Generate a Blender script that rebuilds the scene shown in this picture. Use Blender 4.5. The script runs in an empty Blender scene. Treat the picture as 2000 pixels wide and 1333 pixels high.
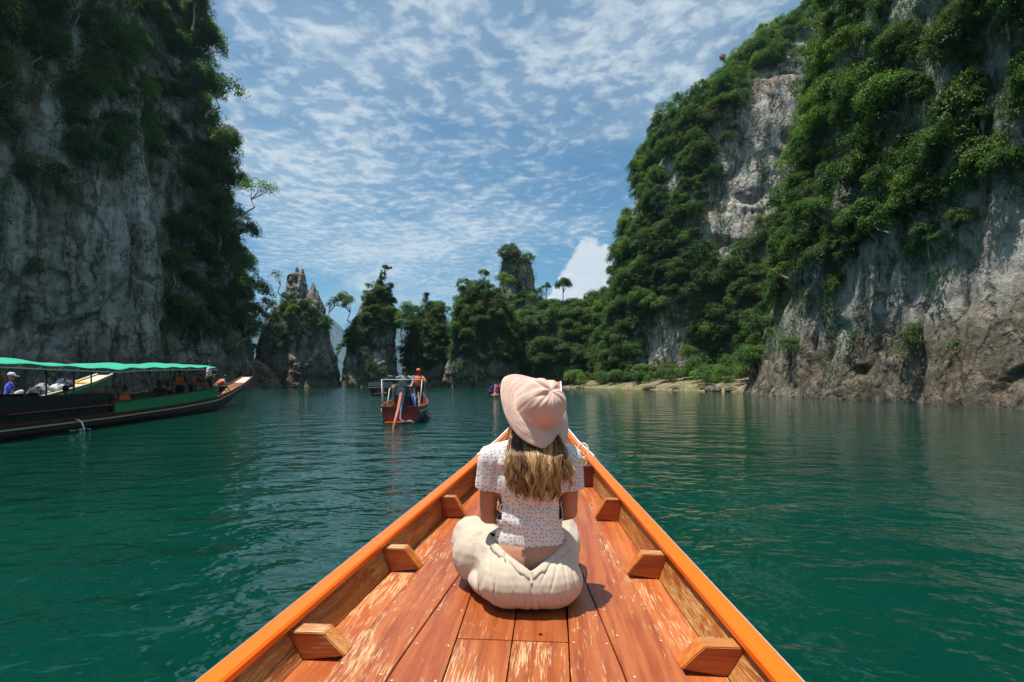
import bpy, bmesh, math, random
import numpy as np
from mathutils import Vector, Matrix, Euler

random.seed(7)
RNG = np.random.default_rng(11)
SC = bpy.context.scene
COL = SC.collection

# ------------------------------------------------------------------ camera
H = 1.35           # lens height above the lake
HZ = 746.0         # horizon row in the 2000 px wide photograph
cam_d = bpy.data.cameras.new('camera')
cam_d.sensor_width = 36.0
cam_d.sensor_fit = 'HORIZONTAL'
cam_d.lens = 18.0
cam_d.shift_y = (HZ - 666.5) / 2000.0
cam_d.clip_start = 0.05
cam_d.clip_end = 20000
cam = bpy.data.objects.new('camera', cam_d)
cam.location = (0, 0, H)
cam.rotation_euler = (math.radians(90), 0, 0)
COL.objects.link(cam)
SC.camera = cam


def px(x, y, D):
    """point seen at photo pixel (x, y) standing D metres away"""
    return Vector(((x - 1000) / 1000 * D, D, H + (HZ - y) / 1000 * D))


# ------------------------------------------------------------------ node helper
class NT:
    def __init__(self, tree):
        self.t = tree
        self.L = tree.links

    def put(self, node, key, val):
        s = node.inputs[key]
        if isinstance(val, bpy.types.NodeSocket):
            self.L.new(val, s)
        elif val is not None:
            s.default_value = val

    def n(self, typ, ins=None, **attrs):
        nd = self.t.nodes.new(typ)
        for k, v in attrs.items():
            setattr(nd, k, v)
        for k, v in (ins or {}).items():
            self.put(nd, k, v)
        return nd

    def m(self, op, a, b=None, c=None, clamp=False):
        nd = self.t.nodes.new('ShaderNodeMath')
        nd.operation = op
        nd.use_clamp = clamp
        self.put(nd, 0, a)
        if b is not None:
            self.put(nd, 1, b)
        if c is not None:
            self.put(nd, 2, c)
        return nd.outputs[0]

    def step(self, v, lo, hi, a=0.0, b=1.0):
        nd = self.t.nodes.new('ShaderNodeMapRange')
        nd.interpolation_type = 'SMOOTHSTEP'
        self.put(nd, 0, v)
        self.put(nd, 1, lo)
        self.put(nd, 2, hi)
        self.put(nd, 3, a)
        self.put(nd, 4, b)
        return nd.outputs[0]

    def mix(self, f, a, b, blend='MIX'):
        nd = self.t.nodes.new('ShaderNodeMix')
        nd.data_type = 'RGBA'
        nd.blend_type = blend
        self.put(nd, 0, f)
        for key, v in ((6, a), (7, b)):
            if not isinstance(v, bpy.types.NodeSocket):
                v = tuple(v) + (1,) if len(v) == 3 else v
            self.put(nd, key, v)
        return nd.outputs[2]

    def noise(self, vec, scale, detail=3.0, rough=0.55, dist=0.0, out='Fac'):
        nd = self.n('ShaderNodeTexNoise', {'Scale': scale, 'Detail': detail, 'Roughness': rough, 'Distortion': dist})
        if vec is not None:
            self.L.new(vec, nd.inputs['Vector'])
        return nd.outputs[out]

    def mapping(self, vec, scale=(1, 1, 1), loc=(0, 0, 0), rot=(0, 0, 0)):
        nd = self.n('ShaderNodeMapping', {'Scale': scale, 'Location': loc, 'Rotation': rot})
        self.L.new(vec, nd.inputs['Vector'])
        return nd.outputs[0]

    def comb(self, x, y, z):
        nd = self.t.nodes.new('ShaderNodeCombineXYZ')
        self.put(nd, 0, x)
        self.put(nd, 1, y)
        self.put(nd, 2, z)
        return nd.outputs[0]

    def sep(self, v):
        nd = self.t.nodes.new('ShaderNodeSeparateXYZ')
        self.L.new(v, nd.inputs[0])
        return nd.outputs


# ------------------------------------------------------------------ sun and sky
SUN_EL = math.radians(77)
SUN_AZ = math.radians(-103)      # measured from the view direction (+Y) towards +X
sd = Vector((math.sin(SUN_AZ) * math.cos(SUN_EL), math.cos(SUN_AZ) * math.cos(SUN_EL), math.sin(SUN_EL)))
sun_d = bpy.data.lights.new('sun', 'SUN')
sun_d.energy = 4.9
sun_d.angle = math.radians(0.53)
sun_d.color = (1.0, 0.955, 0.88)
sun = bpy.data.objects.new('sun', sun_d)
sun.rotation_euler = sd.to_track_quat('Z', 'Y').to_euler()
sun.location = (0, 0, 60)
COL.objects.link(sun)

world = bpy.data.worlds.new('World')
SC.world = world
world.use_nodes = True
wt = world.node_tree
wt.nodes.clear()
W = NT(wt)
sky = W.n('ShaderNodeTexSky', sky_type='NISHITA')
sky.sun_disc = False
sky.sun_elevation = SUN_EL
sky.sun_rotation = SUN_AZ
sky.air_density = 1.0
sky.dust_density = 0.7
sky.ozone_density = 2.2
tc = W.n('ShaderNodeTexCoord').outputs['Generated']
sx, sy, sz = W.sep(tc)
zc = W.m('MAXIMUM', sz, 0.03)
u = W.m('DIVIDE', sx, zc)
v = W.m('DIVIDE', sy, zc)
pl = W.comb(u, v, 0.0)
cover = W.noise(W.mapping(pl, (1.0, 0.8, 1), (3.3, 1.9, 0)), 0.62, 3.0, 0.5)
warp = W.noise(pl, 2.6, 2.0, 0.5, out='Color')
plw = W.n('ShaderNodeVectorMath', {0: pl, 1: W.n('ShaderNodeVectorMath', {0: warp, 3: 0.16}, operation='SCALE').outputs[0]}, operation='ADD').outputs[0]
cell = W.noise(W.mapping(plw, (1.1, 1.1, 1), (0, 0, 0), (0, 0, 0.35)), 11.5, 4.0, 0.55)
fine = W.noise(plw, 26.0, 3.0, 0.6)
mid = W.noise(W.mapping(plw, (1.0, 1.0, 1), (1.7, 5.1, 0), (0, 0, 0.6)), 3.1, 3.0, 0.5)
amt = W.m('ADD', W.m('MULTIPLY', cover, 1.05), W.m('ADD', W.m('MULTIPLY', mid, 0.42), W.m('ADD', W.m('MULTIPLY', cell, 0.86), W.m('MULTIPLY', fine, 0.20))))
alt = W.step(amt, 1.06, 1.56)
veil = W.step(W.m('ADD', cover, W.m('MULTIPLY', mid, 0.25)), 0.46, 0.80, 0.03, 0.42)
alt = W.m('MAXIMUM', W.m('MULTIPLY', alt, 0.88), veil)
alt = W.m('MULTIPLY', alt, W.step(sz, 0.05, 0.26, 0.45, 1.0))
# low fair-weather cumulus standing round the horizon
hyp = W.m('SQRT', W.m('ADD', W.m('MULTIPLY', sx, sx), W.m('MULTIPLY', sy, sy)))
el = W.m('DIVIDE', sz, W.m('MAXIMUM', hyp, 0.01))
az = W.m('ARCTAN2', sx, sy)


def mound(a0, wdt, hgt):
    d = W.m('DIVIDE', W.m('SUBTRACT', az, a0), wdt)
    return W.m('MULTIPLY', W.m('EXPONENT', W.m('MULTIPLY', W.m('MULTIPLY', d, d), -1.0)), hgt)


top = mound(0.165, 0.120, 0.285)
for a0, wd, hg in ((0.02, 0.10, 0.12), (0.5, 0.2, 0.16), (-1.2, 0.25, 0.2), (2.2, 0.3, 0.22), (-2.5, 0.3, 0.2), (1.3, 0.2, 0.2)):
    top = W.m('MAXIMUM', top, mound(a0, wd, hg))
puff = W.noise(W.comb(az, W.m('MULTIPLY', el, 1.15), 0.0), 17.0, 6.0, 0.56)
edge = W.m('SUBTRACT', W.m('ADD', top, W.m('MULTIPLY', W.m('SUBTRACT', puff, 0.5), 0.20)), el)
cum = W.m('MULTIPLY', W.step(edge, -0.004, 0.022), W.step(el, 0.02, 0.10))
wisp = W.noise(W.comb(W.m('MULTIPLY', az, 0.8), W.m('MULTIPLY', el, 1.5), 4.7), 9.0, 4.0, 0.5)
wisp = W.m('MULTIPLY', W.step(wisp, 0.60, 0.72, 0.0, 0.75), W.m('MULTIPLY', W.step(el, 0.12, 0.18), W.step(el, 0.36, 0.28)))
shade = W.noise(W.comb(az, el, 2.0), 11.0, 5.0, 0.6)
cumcol = W.mix(W.step(shade, 0.40, 0.66), (4.3, 4.7, 5.0), (6.3, 6.4, 6.4))
skyc = W.mix(1.0, sky.outputs[0], (0.25, 0.55, 0.63), 'MULTIPLY')
col = W.mix(alt, skyc, (4.1, 4.6, 4.9))
col = W.mix(W.m('MAXIMUM', wisp, 0.0), col, (4.6, 4.9, 5.1))
col = W.mix(cum, col, cumcol)
bg = W.n('ShaderNodeBackground', {'Color': col, 'Strength': 0.128})
wo = W.n('ShaderNodeOutputWorld', {'Surface': bg.outputs[0]})

# ------------------------------------------------------------------ exposure and sampling
SC.view_settings.view_transform = 'Standard'
SC.view_settings.look = 'None'
SC.view_settings.gamma = 1.0
SC.view_settings.exposure = 0.42
SC.view_settings.use_curve_mapping = False
SC.render.engine = 'CYCLES'
SC.cycles.use_denoising = True
SC.cycles.max_bounces = 4
SC.cycles.diffuse_bounces = 2
SC.cycles.glossy_bounces = 2
SC.cycles.transmission_bounces = 2
SC.cycles.adaptive_threshold = 0.02
world.cycles.sampling_method = 'NONE'
SC.cycles.transparent_max_bounces = 4
SC.cycles.volume_bounces = 0
SC.cycles.caustics_reflective = False
SC.cycles.caustics_refractive = False
SC.cycles.sample_clamp_indirect = 6.0


# ------------------------------------------------------------------ object helpers
def tag(o, label=None, cat=None, group=None, kind=None):
    if label:
        o['label'] = label
    if cat:
        o['category'] = cat
    if group:
        o['group'] = group
    if kind:
        o['kind'] = kind
    return o


def empty(name, loc=(0, 0, 0), rz=0.0):
    o = bpy.data.objects.new(name, None)
    o.empty_display_size = 0.2
    o.location = loc
    o.rotation_euler = (0, 0, rz)
    COL.objects.link(o)
    return o


def link(name, me, parent=None, mat=None):
    o = bpy.data.objects.new(name, me)
    COL.objects.link(o)
    if parent is not None:
        o.parent = parent
    if mat is not None:
        me.materials.clear()
        me.materials.append(mat)
    return o


def mesh(name, verts, faces, smooth=True, mat=None):
    me = bpy.data.meshes.new(name)
    verts = np.asarray(verts, dtype=np.float64).reshape(-1, 3)
    if isinstance(faces, np.ndarray):
        k = faces.shape[1]
        nf = len(faces)
        me.vertices.add(len(verts))
        me.vertices.foreach_set('co', verts.ravel())
        me.loops.add(nf * k)
        me.loops.foreach_set('vertex_index', faces.astype(np.int32).ravel())
        me.polygons.add(nf)
        me.polygons.foreach_set('loop_start', np.arange(0, nf * k, k, dtype=np.int32))
        me.update(calc_edges=True)
        me.validate()
    else:
        me.from_pydata([tuple(p) for p in verts], [], [tuple(f) for f in faces])
        me.update()
    if smooth:
        me.polygons.foreach_set('use_smooth', np.ones(len(me.polygons), dtype=bool))
    if mat is not None:
        me.materials.append(mat)
    return me


def fattr(me, name, vals, domain='POINT'):
    a = me.attributes.new(name, 'FLOAT', domain)
    a.data.foreach_set('value', np.asarray(vals, dtype=np.float32))


def grid_faces(nr, nc, wrap=False):
    r = np.arange(nr - 1)[:, None]
    c = np.arange(nc if wrap else nc - 1)[None, :]
    c2 = (c + 1) % nc
    a = r * nc + c
    b = r * nc + c2
    d = (r + 1) * nc + c
    e = (r + 1) * nc + c2
    return np.stack([a, b, e, d], -1).reshape(-1, 4)


class MB:
    """collects simple shapes into ONE mesh part"""
    def __init__(self):
        self.v = []
        self.f = []

    def add(self, verts, faces):
        o = len(self.v)
        self.v += [tuple(p) for p in verts]
        self.f += [tuple(i + o for i in fc) for fc in faces]
        return self

    def box(self, x0, x1, y0, y1, z0, z1):
        return self.hexa([(x0, y0, z0), (x1, y0, z0), (x1, y1, z0), (x0, y1, z0), (x0, y0, z1), (x1, y0, z1), (x1, y1, z1), (x0, y1, z1)])

    def hexa(self, p):
        return self.add(p, [(0, 3, 2, 1), (4, 5, 6, 7), (0, 1, 5, 4), (1, 2, 6, 5), (2, 3, 7, 6), (3, 0, 4, 7)])

    def tube(self, pts, rad, seg=8, cap=True):
        pts = [Vector(p) for p in pts]
        n = len(pts)
        if not hasattr(rad, '__len__'):
            rad = [rad] * n
        rings = []
        up = Vector((0.13, 0.21, 0.97))
        for i in range(n):
            t = (pts[min(i + 1, n - 1)] - pts[max(i - 1, 0)])
            if t.length < 1e-9:
                t = Vector((0, 0, 1))
            t.normalize()
            a = t.cross(up)
            if a.length < 1e-3:
                a = t.cross(Vector((1, 0, 0)))
            a.normalize()
            b = t.cross(a)
            up = b.cross(t) if False else up
            rings.append([pts[i] + (a * math.cos(2 * math.pi * k / seg) + b * math.sin(2 * math.pi * k / seg)) * rad[i] for k in range(seg)])
        vs = [p for r in rings for p in r]
        fs = []
        for i in range(n - 1):
            for k in range(seg):
                k2 = (k + 1) % seg
                fs.append((i * seg + k, i * seg + k2, (i + 1) * seg + k2, (i + 1) * seg + k))
        if cap:
            fs.append(tuple(range(seg))[::-1])
            fs.append(tuple((n - 1) * seg + k for k in range(seg)))
        return self.add(vs, fs)

    def ball(self, c, r, seg=10, rings=7, sc=(1, 1, 1)):
        vs = []
        for i in range(rings + 1):
            th = math.pi * i / rings
            for k in range(seg):
                ph = 2 * math.pi * k / seg
                vs.append((c[0] + r * sc[0] * math.sin(th) * math.cos(ph), c[1] + r * sc[1] * math.sin(th) * math.sin(ph), c[2] + r * sc[2] * math.cos(th)))
        fs = []
        for i in range(rings):
            for k in range(seg):
                k2 = (k + 1) % seg
                fs.append((i * seg + k, (i + 1) * seg + k, (i + 1) * seg + k2, i * seg + k2))
        return self.add(vs, fs)

    def build(self, name, mat, parent=None, smooth=False, bevel=0.0, bevel_seg=2):
        me = bpy.data.meshes.new(name)
        me.from_pydata(self.v, [], self.f)
        me.validate()
        bm = bmesh.new()
        bm.from_mesh(me)
        bmesh.ops.recalc_face_normals(bm, faces=bm.faces)
        if bevel > 0:
            es = [e for e in bm.edges if len(e.link_faces) == 2 and e.calc_face_angle(0) > 0.5]
            bmesh.ops.bevel(bm, geom=es, offset=bevel, segments=bevel_seg, affect='EDGES', clamp_overlap=True)
        bm.to_mesh(me)
        bm.free()
        if smooth:
            me.polygons.foreach_set('use_smooth', np.ones(len(me.polygons), dtype=bool))
        return link(name, me, parent, mat)


def bake(o):
    """evaluate the modifiers of a mesh object into plain geometry"""
    dg = bpy.context.evaluated_depsgraph_get()
    dg.update()
    me = bpy.data.meshes.new_from_object(o.evaluated_get(dg))
    o.modifiers.clear()
    old = o.data
    o.data = me
    if old.users == 0:
        bpy.data.meshes.remove(old)
    return o


# ------------------------------------------------------------------ numpy noise
def vnoise(p, seed=0):
    p = np.asarray(p, dtype=np.float64)
    i = np.floor(p).astype(np.int64)
    f = p - i
    w = f * f * (3 - 2 * f)

    def h(dx, dy, dz):
        n = ((i[..., 0] + dx) * 374761393 + (i[..., 1] + dy) * 668265263 + (i[..., 2] + dz) * 1440662683 + seed * 974634777) & 0xffffffff
        n = ((n ^ (n >> 13)) * 1274126177) & 0xffffffff
        return ((n ^ (n >> 16)) & 0xffff) / 65535.0
    x, y, z = w[..., 0], w[..., 1], w[..., 2]
    a = h(0, 0, 0) * (1 - x) + h(1, 0, 0) * x
    b = h(0, 1, 0) * (1 - x) + h(1, 1, 0) * x
    c = h(0, 0, 1) * (1 - x) + h(1, 0, 1) * x
    d = h(0, 1, 1) * (1 - x) + h(1, 1, 1) * x
    return (a * (1 - y) + b * y) * (1 - z) + (c * (1 - y) + d * y) * z


def fbm(p, octv=4, seed=0, gain=0.5):
    p = np.asarray(p, dtype=np.float64)
    s = 0
    a = 1.0
    tot = 0
    for k in range(octv):
        s = s + a * vnoise(p * 2 ** k + k * 17.3, seed + k)
        tot += a
        a *= gain
    return s / tot      # 0..1


def ridge(p, octv=3, seed=0):
    p = np.asarray(p, dtype=np.float64)
    s = 0
    a = 1.0
    tot = 0
    for k in range(octv):
        s = s + a * (1 - np.abs(2 * vnoise(p * 2 ** k + k * 9.1, seed + k) - 1))
        tot += a
        a *= 0.5
    return s / tot


# ------------------------------------------------------------------ materials
def new_mat(name):
    m = bpy.data.materials.new(name)
    m.use_nodes = True
    m.node_tree.nodes.clear()
    N = NT(m.node_tree)
    return m, N


def finish(N, bsdf, vol=None):
    N.n('ShaderNodeOutputMaterial', {'Surface': bsdf})


def principled(N, col, rough=0.6, spec=0.5, normal=None, **kw):
    ins = {'Base Color': col if isinstance(col, bpy.types.NodeSocket) else tuple(col) + (1,), 'Roughness': rough, 'Specular IOR Level': spec}
    ins.update(kw)
    nd = N.n('ShaderNodeBsdfPrincipled', ins)
    if normal is not None:
        N.L.new(normal, nd.inputs['Normal'])
    return nd.outputs[0]


def bump(N, h, strength=0.5, dist=0.02, normal=None):
    nd = N.n('ShaderNodeBump', {'Strength': strength, 'Distance': dist, 'Height': h})
    if normal is not None:
        N.L.new(normal, nd.inputs['Normal'])
    return nd.outputs[0]


def plain(name, c, rough=0.6, spec=0.4, var=0.12, scale=9.0, bmp=0.0, metal=0.0):
    m, N = new_mat(name)
    co = N.n('ShaderNodeTexCoord').outputs['Object']
    nz = N.noise(co, scale, 4.0, 0.6)
    k = N.step(nz, 0.3, 0.7, 1 - var, 1 + var)
    cl = N.n('ShaderNodeVectorMath', {0: tuple(c), 3: k}, operation='SCALE').outputs[0]
    nrm = bump(N, nz, bmp, 0.01) if bmp > 0 else None
    finish(N, principled(N, cl, rough, spec, nrm, Metallic=metal))
    return m
# ================================================================== SETTING: materials
def big_n(N, co):
    return N.noise(co, 0.21, 2.0, 0.5)


def rock_material(name, tan=1.0, pale=1.0):
    m, N = new_mat(name)
    co = N.n('ShaderNodeTexCoord').outputs['Object']
    wob = N.noise(co, 0.10, 3.0, 0.5, out='Color')
    cow = N.n('ShaderNodeVectorMath', {0: co, 1: N.n('ShaderNodeVectorMath', {0: wob, 3: 1.4}, operation='SCALE').outputs[0]}, operation='ADD').outputs[0]
    s1 = N.noise(N.mapping(cow, (0.55, 0.55, 0.075)), 1.0, 7.0, 0.70)
    s2 = N.noise(N.mapping(cow, (2.0, 2.0, 0.55)), 1.0, 6.0, 0.72)
    big = N.noise(co, 0.13, 4.0, 0.6)
    fine = N.noise(co, 1.7, 8.0, 0.68)
    x, y, z = N.sep(co)
    tone = N.m('ADD', N.m('MULTIPLY', s1, 0.66), N.m('ADD', N.m('MULTIPLY', s2, 0.22), N.m('MULTIPLY', fine, 0.20)))
    ramp = N.n('ShaderNodeValToRGB', {0: tone})
    cr = ramp.color_ramp
    cr.elements[0].position = 0.39
    cr.elements[0].color = (0.022, 0.026, 0.025, 1)
    cr.elements[1].position = 0.68
    cr.elements[1].color = (0.64 * pale, 0.615 * pale, 0.555 * pale, 1)
    for p, c in ((0.45, (0.11, 0.108, 0.095)), (0.50, (0.30, 0.29, 0.25)), (0.575, (0.50, 0.48, 0.425))):
        e = cr.elements.new(p)
        e.color = tuple(k * (1 if p < 0.5 else pale) for k in c) + (1,)
    c = ramp.outputs[0]
    wob2 = N.noise(co, 0.9, 3.0, 0.55, out='Color')
    cof = N.n('ShaderNodeVectorMath', {0: co, 1: N.n('ShaderNodeVectorMath', {0: wob2, 3: 1.6}, operation='SCALE').outputs[0]}, operation='ADD').outputs[0]
    vr = N.n('ShaderNodeTexVoronoi', {'Scale': 0.42}, feature='DISTANCE_TO_EDGE')
    N.L.new(N.mapping(cof, (1.0, 1.0, 0.40), (0, 0, 0), (0.25, 0.15, 0.0)), vr.inputs['Vector'])
    crack = N.step(vr.outputs['Distance'], 0.0, 0.12, 1.0, 0.0)
    c = N.mix(N.m('MULTIPLY', crack, N.step(big_n(N, co), 0.40, 0.62, 0.05, 0.60)), c, (0.03, 0.030, 0.027))
    # rust and moss stains
    rust = N.m('MULTIPLY', N.step(N.noise(N.mapping(co, (0.16, 0.16, 0.09), (7, 3, 1)), 1.0, 5.0, 0.6), 0.52, 0.68), 0.55)
    c = N.mix(rust, c, N.mix(fine, (0.12, 0.062, 0.03), (0.36, 0.22, 0.12)))
    moss = N.m('MULTIPLY', N.step(N.noise(N.mapping(co, (0.22, 0.22, 0.13), (1, 8, 3)), 1.0, 5.0, 0.62), 0.53, 0.66), 0.6)
    c = N.mix(moss, c, N.mix(fine, (0.025, 0.04, 0.02), (0.10, 0.13, 0.065)))
    # the strip the lake covers when it is full: scoured, tan
    tz = N.m('ADD', z, N.m('MULTIPLY', N.m('SUBTRACT', big, 0.5), -9.0))
    low = N.m('MULTIPLY', N.step(tz, 6.8, 3.2), 0.8 * tan)
    tanc = N.n('ShaderNodeValToRGB', {0: N.m('ADD', N.m('MULTIPLY', fine, 0.75), N.m('MULTIPLY', s2, 0.28))})
    tr = tanc.color_ramp
    tr.elements[0].position = 0.38
    tr.elements[0].color = (0.035, 0.027, 0.019, 1)
    tr.elements[1].position = 0.70
    tr.elements[1].color = (0.38, 0.315, 0.235, 1)
    e = tr.elements.new(0.52)
    e.color = (0.155, 0.112, 0.072, 1)
    c = N.mix(low, c, tanc.outputs[0])
    hgt = N.m('ADD', N.m('MULTIPLY', fine, 0.8), N.m('ADD', N.m('MULTIPLY', s2, 0.5), N.m('ADD', N.m('MULTIPLY', s1, 0.7), N.m('MULTIPLY', crack, -0.45))))
    nr = bump(N, hgt, 0.9, 0.9)
    finish(N, principled(N, c, 0.88, 0.2, nr))
    return m


def leaf_material(name, dark, light, trans=0.3):
    m, N = new_mat(name)
    at = N.n('ShaderNodeAttribute', attribute_name='tint').outputs['Fac']
    oi = N.n('ShaderNodeObjectInfo').outputs['Random']
    co = N.n('ShaderNodeTexCoord').outputs['Object']
    t = N.m('ADD', N.m('MULTIPLY', at, 0.62), N.m('SUBTRACT', N.m('MULTIPLY', oi, 0.75), 0.12), clamp=True)
    c = N.mix(t, dark, light)
    c2 = N.mix(N.m('MULTIPLY', N.step(N.m('FRACT', N.m('MULTIPLY', oi, 7.13)), 0.55, 1.0), 0.6), c, (0.12, 0.13, 0.035))
    d = N.n('ShaderNodeBsdfDiffuse', {'Color': c2})
    tcol = N.mix(1.0, c2, (0.95, 1.15, 0.45), 'MULTIPLY')
    tr = N.n('ShaderNodeBsdfTranslucent', {'Color': tcol})
    g = N.n('ShaderNodeBsdfGlossy', {'Color': (0.9, 0.95, 1.0, 1), 'Roughness': 0.55})
    a = N.n('ShaderNodeMixShader', {0: trans, 1: d.outputs[0], 2: tr.outputs[0]})
    b = N.n('ShaderNodeMixShader', {0: 0.018, 1: a.outputs[0], 2: g.outputs[0]})
    finish(N, b.outputs[0])
    return m


M = {}
M['rock'] = rock_material('limestone')
M['rock_dark'] = rock_material('weathered_limestone', 0.9, 0.70)
M['leaf'] = leaf_material('jungle_leaf', (0.028, 0.072, 0.022), (0.125, 0.215, 0.055), 0.40)
M['leaf_bright'] = leaf_material('young_leaf', (0.055, 0.13, 0.026), (0.18, 0.29, 0.055), 0.45)
M['leaf_tan'] = leaf_material('dry_blossom_leaf', (0.10, 0.085, 0.035), (0.30, 0.24, 0.12), 0.25)
M['leaf_rust'] = leaf_material('rust_leaf', (0.16, 0.07, 0.02), (0.36, 0.18, 0.05), 0.25)
M['far_forest'] = plain('far_forest', (0.045, 0.075, 0.04), 0.95, 0.1, 0.6, 0.03)
M['bark'] = plain('tree_bark', (0.16, 0.125, 0.095), 0.9, 0.2, 0.35, 3.0, 0.4)
M['bark_pale'] = plain('pale_bark', (0.36, 0.31, 0.25), 0.9, 0.2, 0.25, 3.0, 0.4)

m, N = new_mat('lake_water')
co = N.n('ShaderNodeTexCoord').outputs['Object']
wv = N.noise(N.mapping(co, (1.0, 1.0, 1.0)), 0.9, 2.0, 0.5, out='Color')
cw = N.n('ShaderNodeVectorMath', {0: co, 1: N.n('ShaderNodeVectorMath', {0: wv, 3: 0.35}, operation='SCALE').outputs[0]}, operation='ADD').outputs[0]
w1 = N.noise(N.mapping(cw, (0.75, 1.25, 1), (0, 0, 0), (0, 0, 0.25)), 1.15, 2.0, 0.45)
w2 = N.noise(N.mapping(cw, (0.8, 1.3, 1), (9, 2, 0), (0, 0, -0.3)), 3.4, 2.0, 0.5)
w3 = N.noise(N.mapping(cw, (0.9, 1.2, 1), (5, 7, 0), (0, 0, 0.1)), 9.0, 2.0, 0.5)
x, y, z = N.sep(co)
wind = N.noise(N.mapping(co, (0.045, 0.02, 1), (2.2, 0.4, 0)), 1.0, 2.0, 0.5)
# breeze comes down the open channel; the lee of the big cliff on the right lies calmer
lee = N.step(N.m('SUBTRACT', x, N.m('MULTIPLY', y, 0.16)), 0.3, 5.0, 1.0, 0.34)
gust = N.m('MULTIPLY', N.step(wind, 0.30, 0.70, 0.6, 1.15), lee)
hh = N.m('ADD', N.m('MULTIPLY', w1, 1.0), N.m('ADD', N.m('MULTIPLY', w2, 0.42), N.m('MULTIPLY', w3, 0.12)))
nr = N.n('ShaderNodeBump', {'Strength': gust, 'Distance': 0.15, 'Height': hh}).outputs[0]
silt = N.noise(co, 0.18, 3.0, 0.5)
wc = N.mix(N.step(silt, 0.3, 0.7), (0.0006, 0.030, 0.0205), (0.0012, 0.042, 0.028))
finish(N, principled(N, wc, 0.035, 0.5, nr, IOR=1.40))
M['water'] = m

m, N = new_mat('beach_ground')
co = N.n('ShaderNodeTexCoord').outputs['Object']
n1 = N.noise(co, 0.35, 5.0, 0.6)
n2 = N.noise(co, 2.2, 6.0, 0.7)
c = N.mix(N.step(n2, 0.35, 0.65), (0.12, 0.09, 0.055), (0.34, 0.275, 0.185))
c = N.mix(N.m('MULTIPLY', N.step(n1, 0.46, 0.60), 0.75), c, N.mix(n2, (0.06, 0.09, 0.02), (0.17, 0.21, 0.06)))
finish(N, principled(N, c, 0.95, 0.1, bump(N, n2, 0.8, 0.3)))
M['beach'] = m

# ================================================================== lake
S = 6000.0
water = link('lake_water', mesh('lake_water', [(-S, -S, 0), (S, -S, 0), (S, S, 0), (-S, S, 0)], [(0, 1, 2, 3)], False, M['water']))
tag(water, 'calm emerald green lake water', None, None, 'structure')


# ================================================================== landforms
def to_px(P):
    return 1000 + 1000 * P[..., 0] / P[..., 1], HZ - 1000 * (P[..., 2] - H) / P[..., 1]


def inside(poly, x, y):
    r = np.zeros(np.shape(x), dtype=bool)
    n = len(poly)
    for i in range(n):
        x1, y1 = poly[i]
        x2, y2 = poly[(i + 1) % n]
        if y1 == y2:
            continue
        c = ((y1 > y) != (y2 > y)) & (x < (x2 - x1) * (y - y1) / (y2 - y1) + x1)
        r ^= c
    return r


def displace(P, n2, amp, seed, lam):
    """weathered limestone relief: bulges, vertical flutes, ledges and pits, in metres along n2"""
    q = P / lam
    big = fbm(q * [0.55, 0.55, 0.30], 4, seed) - 0.5
    fl = ridge(q * [1.5, 1.5, 0.16] + fbm(q * 0.4, 2, seed + 3)[..., None] * 0.45, 3, seed + 20) - 0.55
    ledge = ridge(q * [0.35, 0.35, 1.1], 2, seed + 40) - 0.55
    pit = fbm(q * 3.1, 4, seed + 60, 0.6) - 0.5
    blk = np.abs(fbm(q * [0.9, 0.9, 0.55] + 3.3, 2, seed + 80) - 0.5) * 2
    hole = np.clip(fbm(q * [1.5, 1.5, 0.5] + 31, 5, seed + 90, 0.65) - 0.60, 0, 1)
    d = amp * (2.6 * big + 1.1 * fl + 0.40 * ledge + 1.1 * pit - 0.9 * (blk < 0.12) * (0.12 - blk) / 0.12 - 4.0 * hole)
    return P + n2 * d[..., None]


def grid_normals(G, wrap):
    if wrap:
        du = np.roll(G, -1, 1) - np.roll(G, 1, 1)
    else:
        du = np.gradient(G, axis=1)
    dv = np.gradient(G, axis=0)
    n = np.cross(du, dv)
    n /= np.maximum(np.linalg.norm(n, axis=-1, keepdims=True), 1e-9)
    return n


def tower(levels, D, ratio=0.7, nth=150, nz=150, amp=0.7, lam=6.0, seed=1, sq=0.85, zbase=-2.0):
    """rock mass with left and right outline (y, xl, xr) at distance D, as deep as it is wide times ratio"""
    lv = sorted(levels, key=lambda a: -a[0])
    z = np.array([H + (HZ - a[0]) / 1000 * D for a in lv])
    xl = np.array([(a[1] - 1000) / 1000 * D for a in lv])
    xr = np.array([(a[2] - 1000) / 1000 * D for a in lv])
    zz = np.concatenate([np.linspace(zbase, z[-1], nz)])
    L = np.interp(zz, z, xl)
    R = np.interp(zz, z, xr)
    th = np.linspace(0, 2 * np.pi, nth, endpoint=False)
    cx = np.sign(np.cos(th)) * np.abs(np.cos(th)) ** sq
    cy = np.sign(np.sin(th)) * np.abs(np.sin(th)) ** sq
    xc = (L + R) / 2
    w = (R - L) / 2
    G = np.zeros((nz, nth, 3))
    G[..., 0] = xc[:, None] + w[:, None] * cx
    G[..., 1] = D + (w * ratio)[:, None] * cy
    G[..., 2] = zz[:, None]
    n2 = np.zeros_like(G)
    n2[..., 0] = np.cos(th) * 1.0
    n2[..., 1] = np.sin(th)
    G = displace(G, n2, amp, seed, lam)
    # close the top
    topc = G[-1].mean(0) + [0, 0, 0.15 * w[-1] + 0.2]
    cap = np.stack([G[-1] * (1 - t) + topc * t for t in (0.5, 1.0)])
    G = np.concatenate([G, cap], 0)
    return G, True


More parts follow.
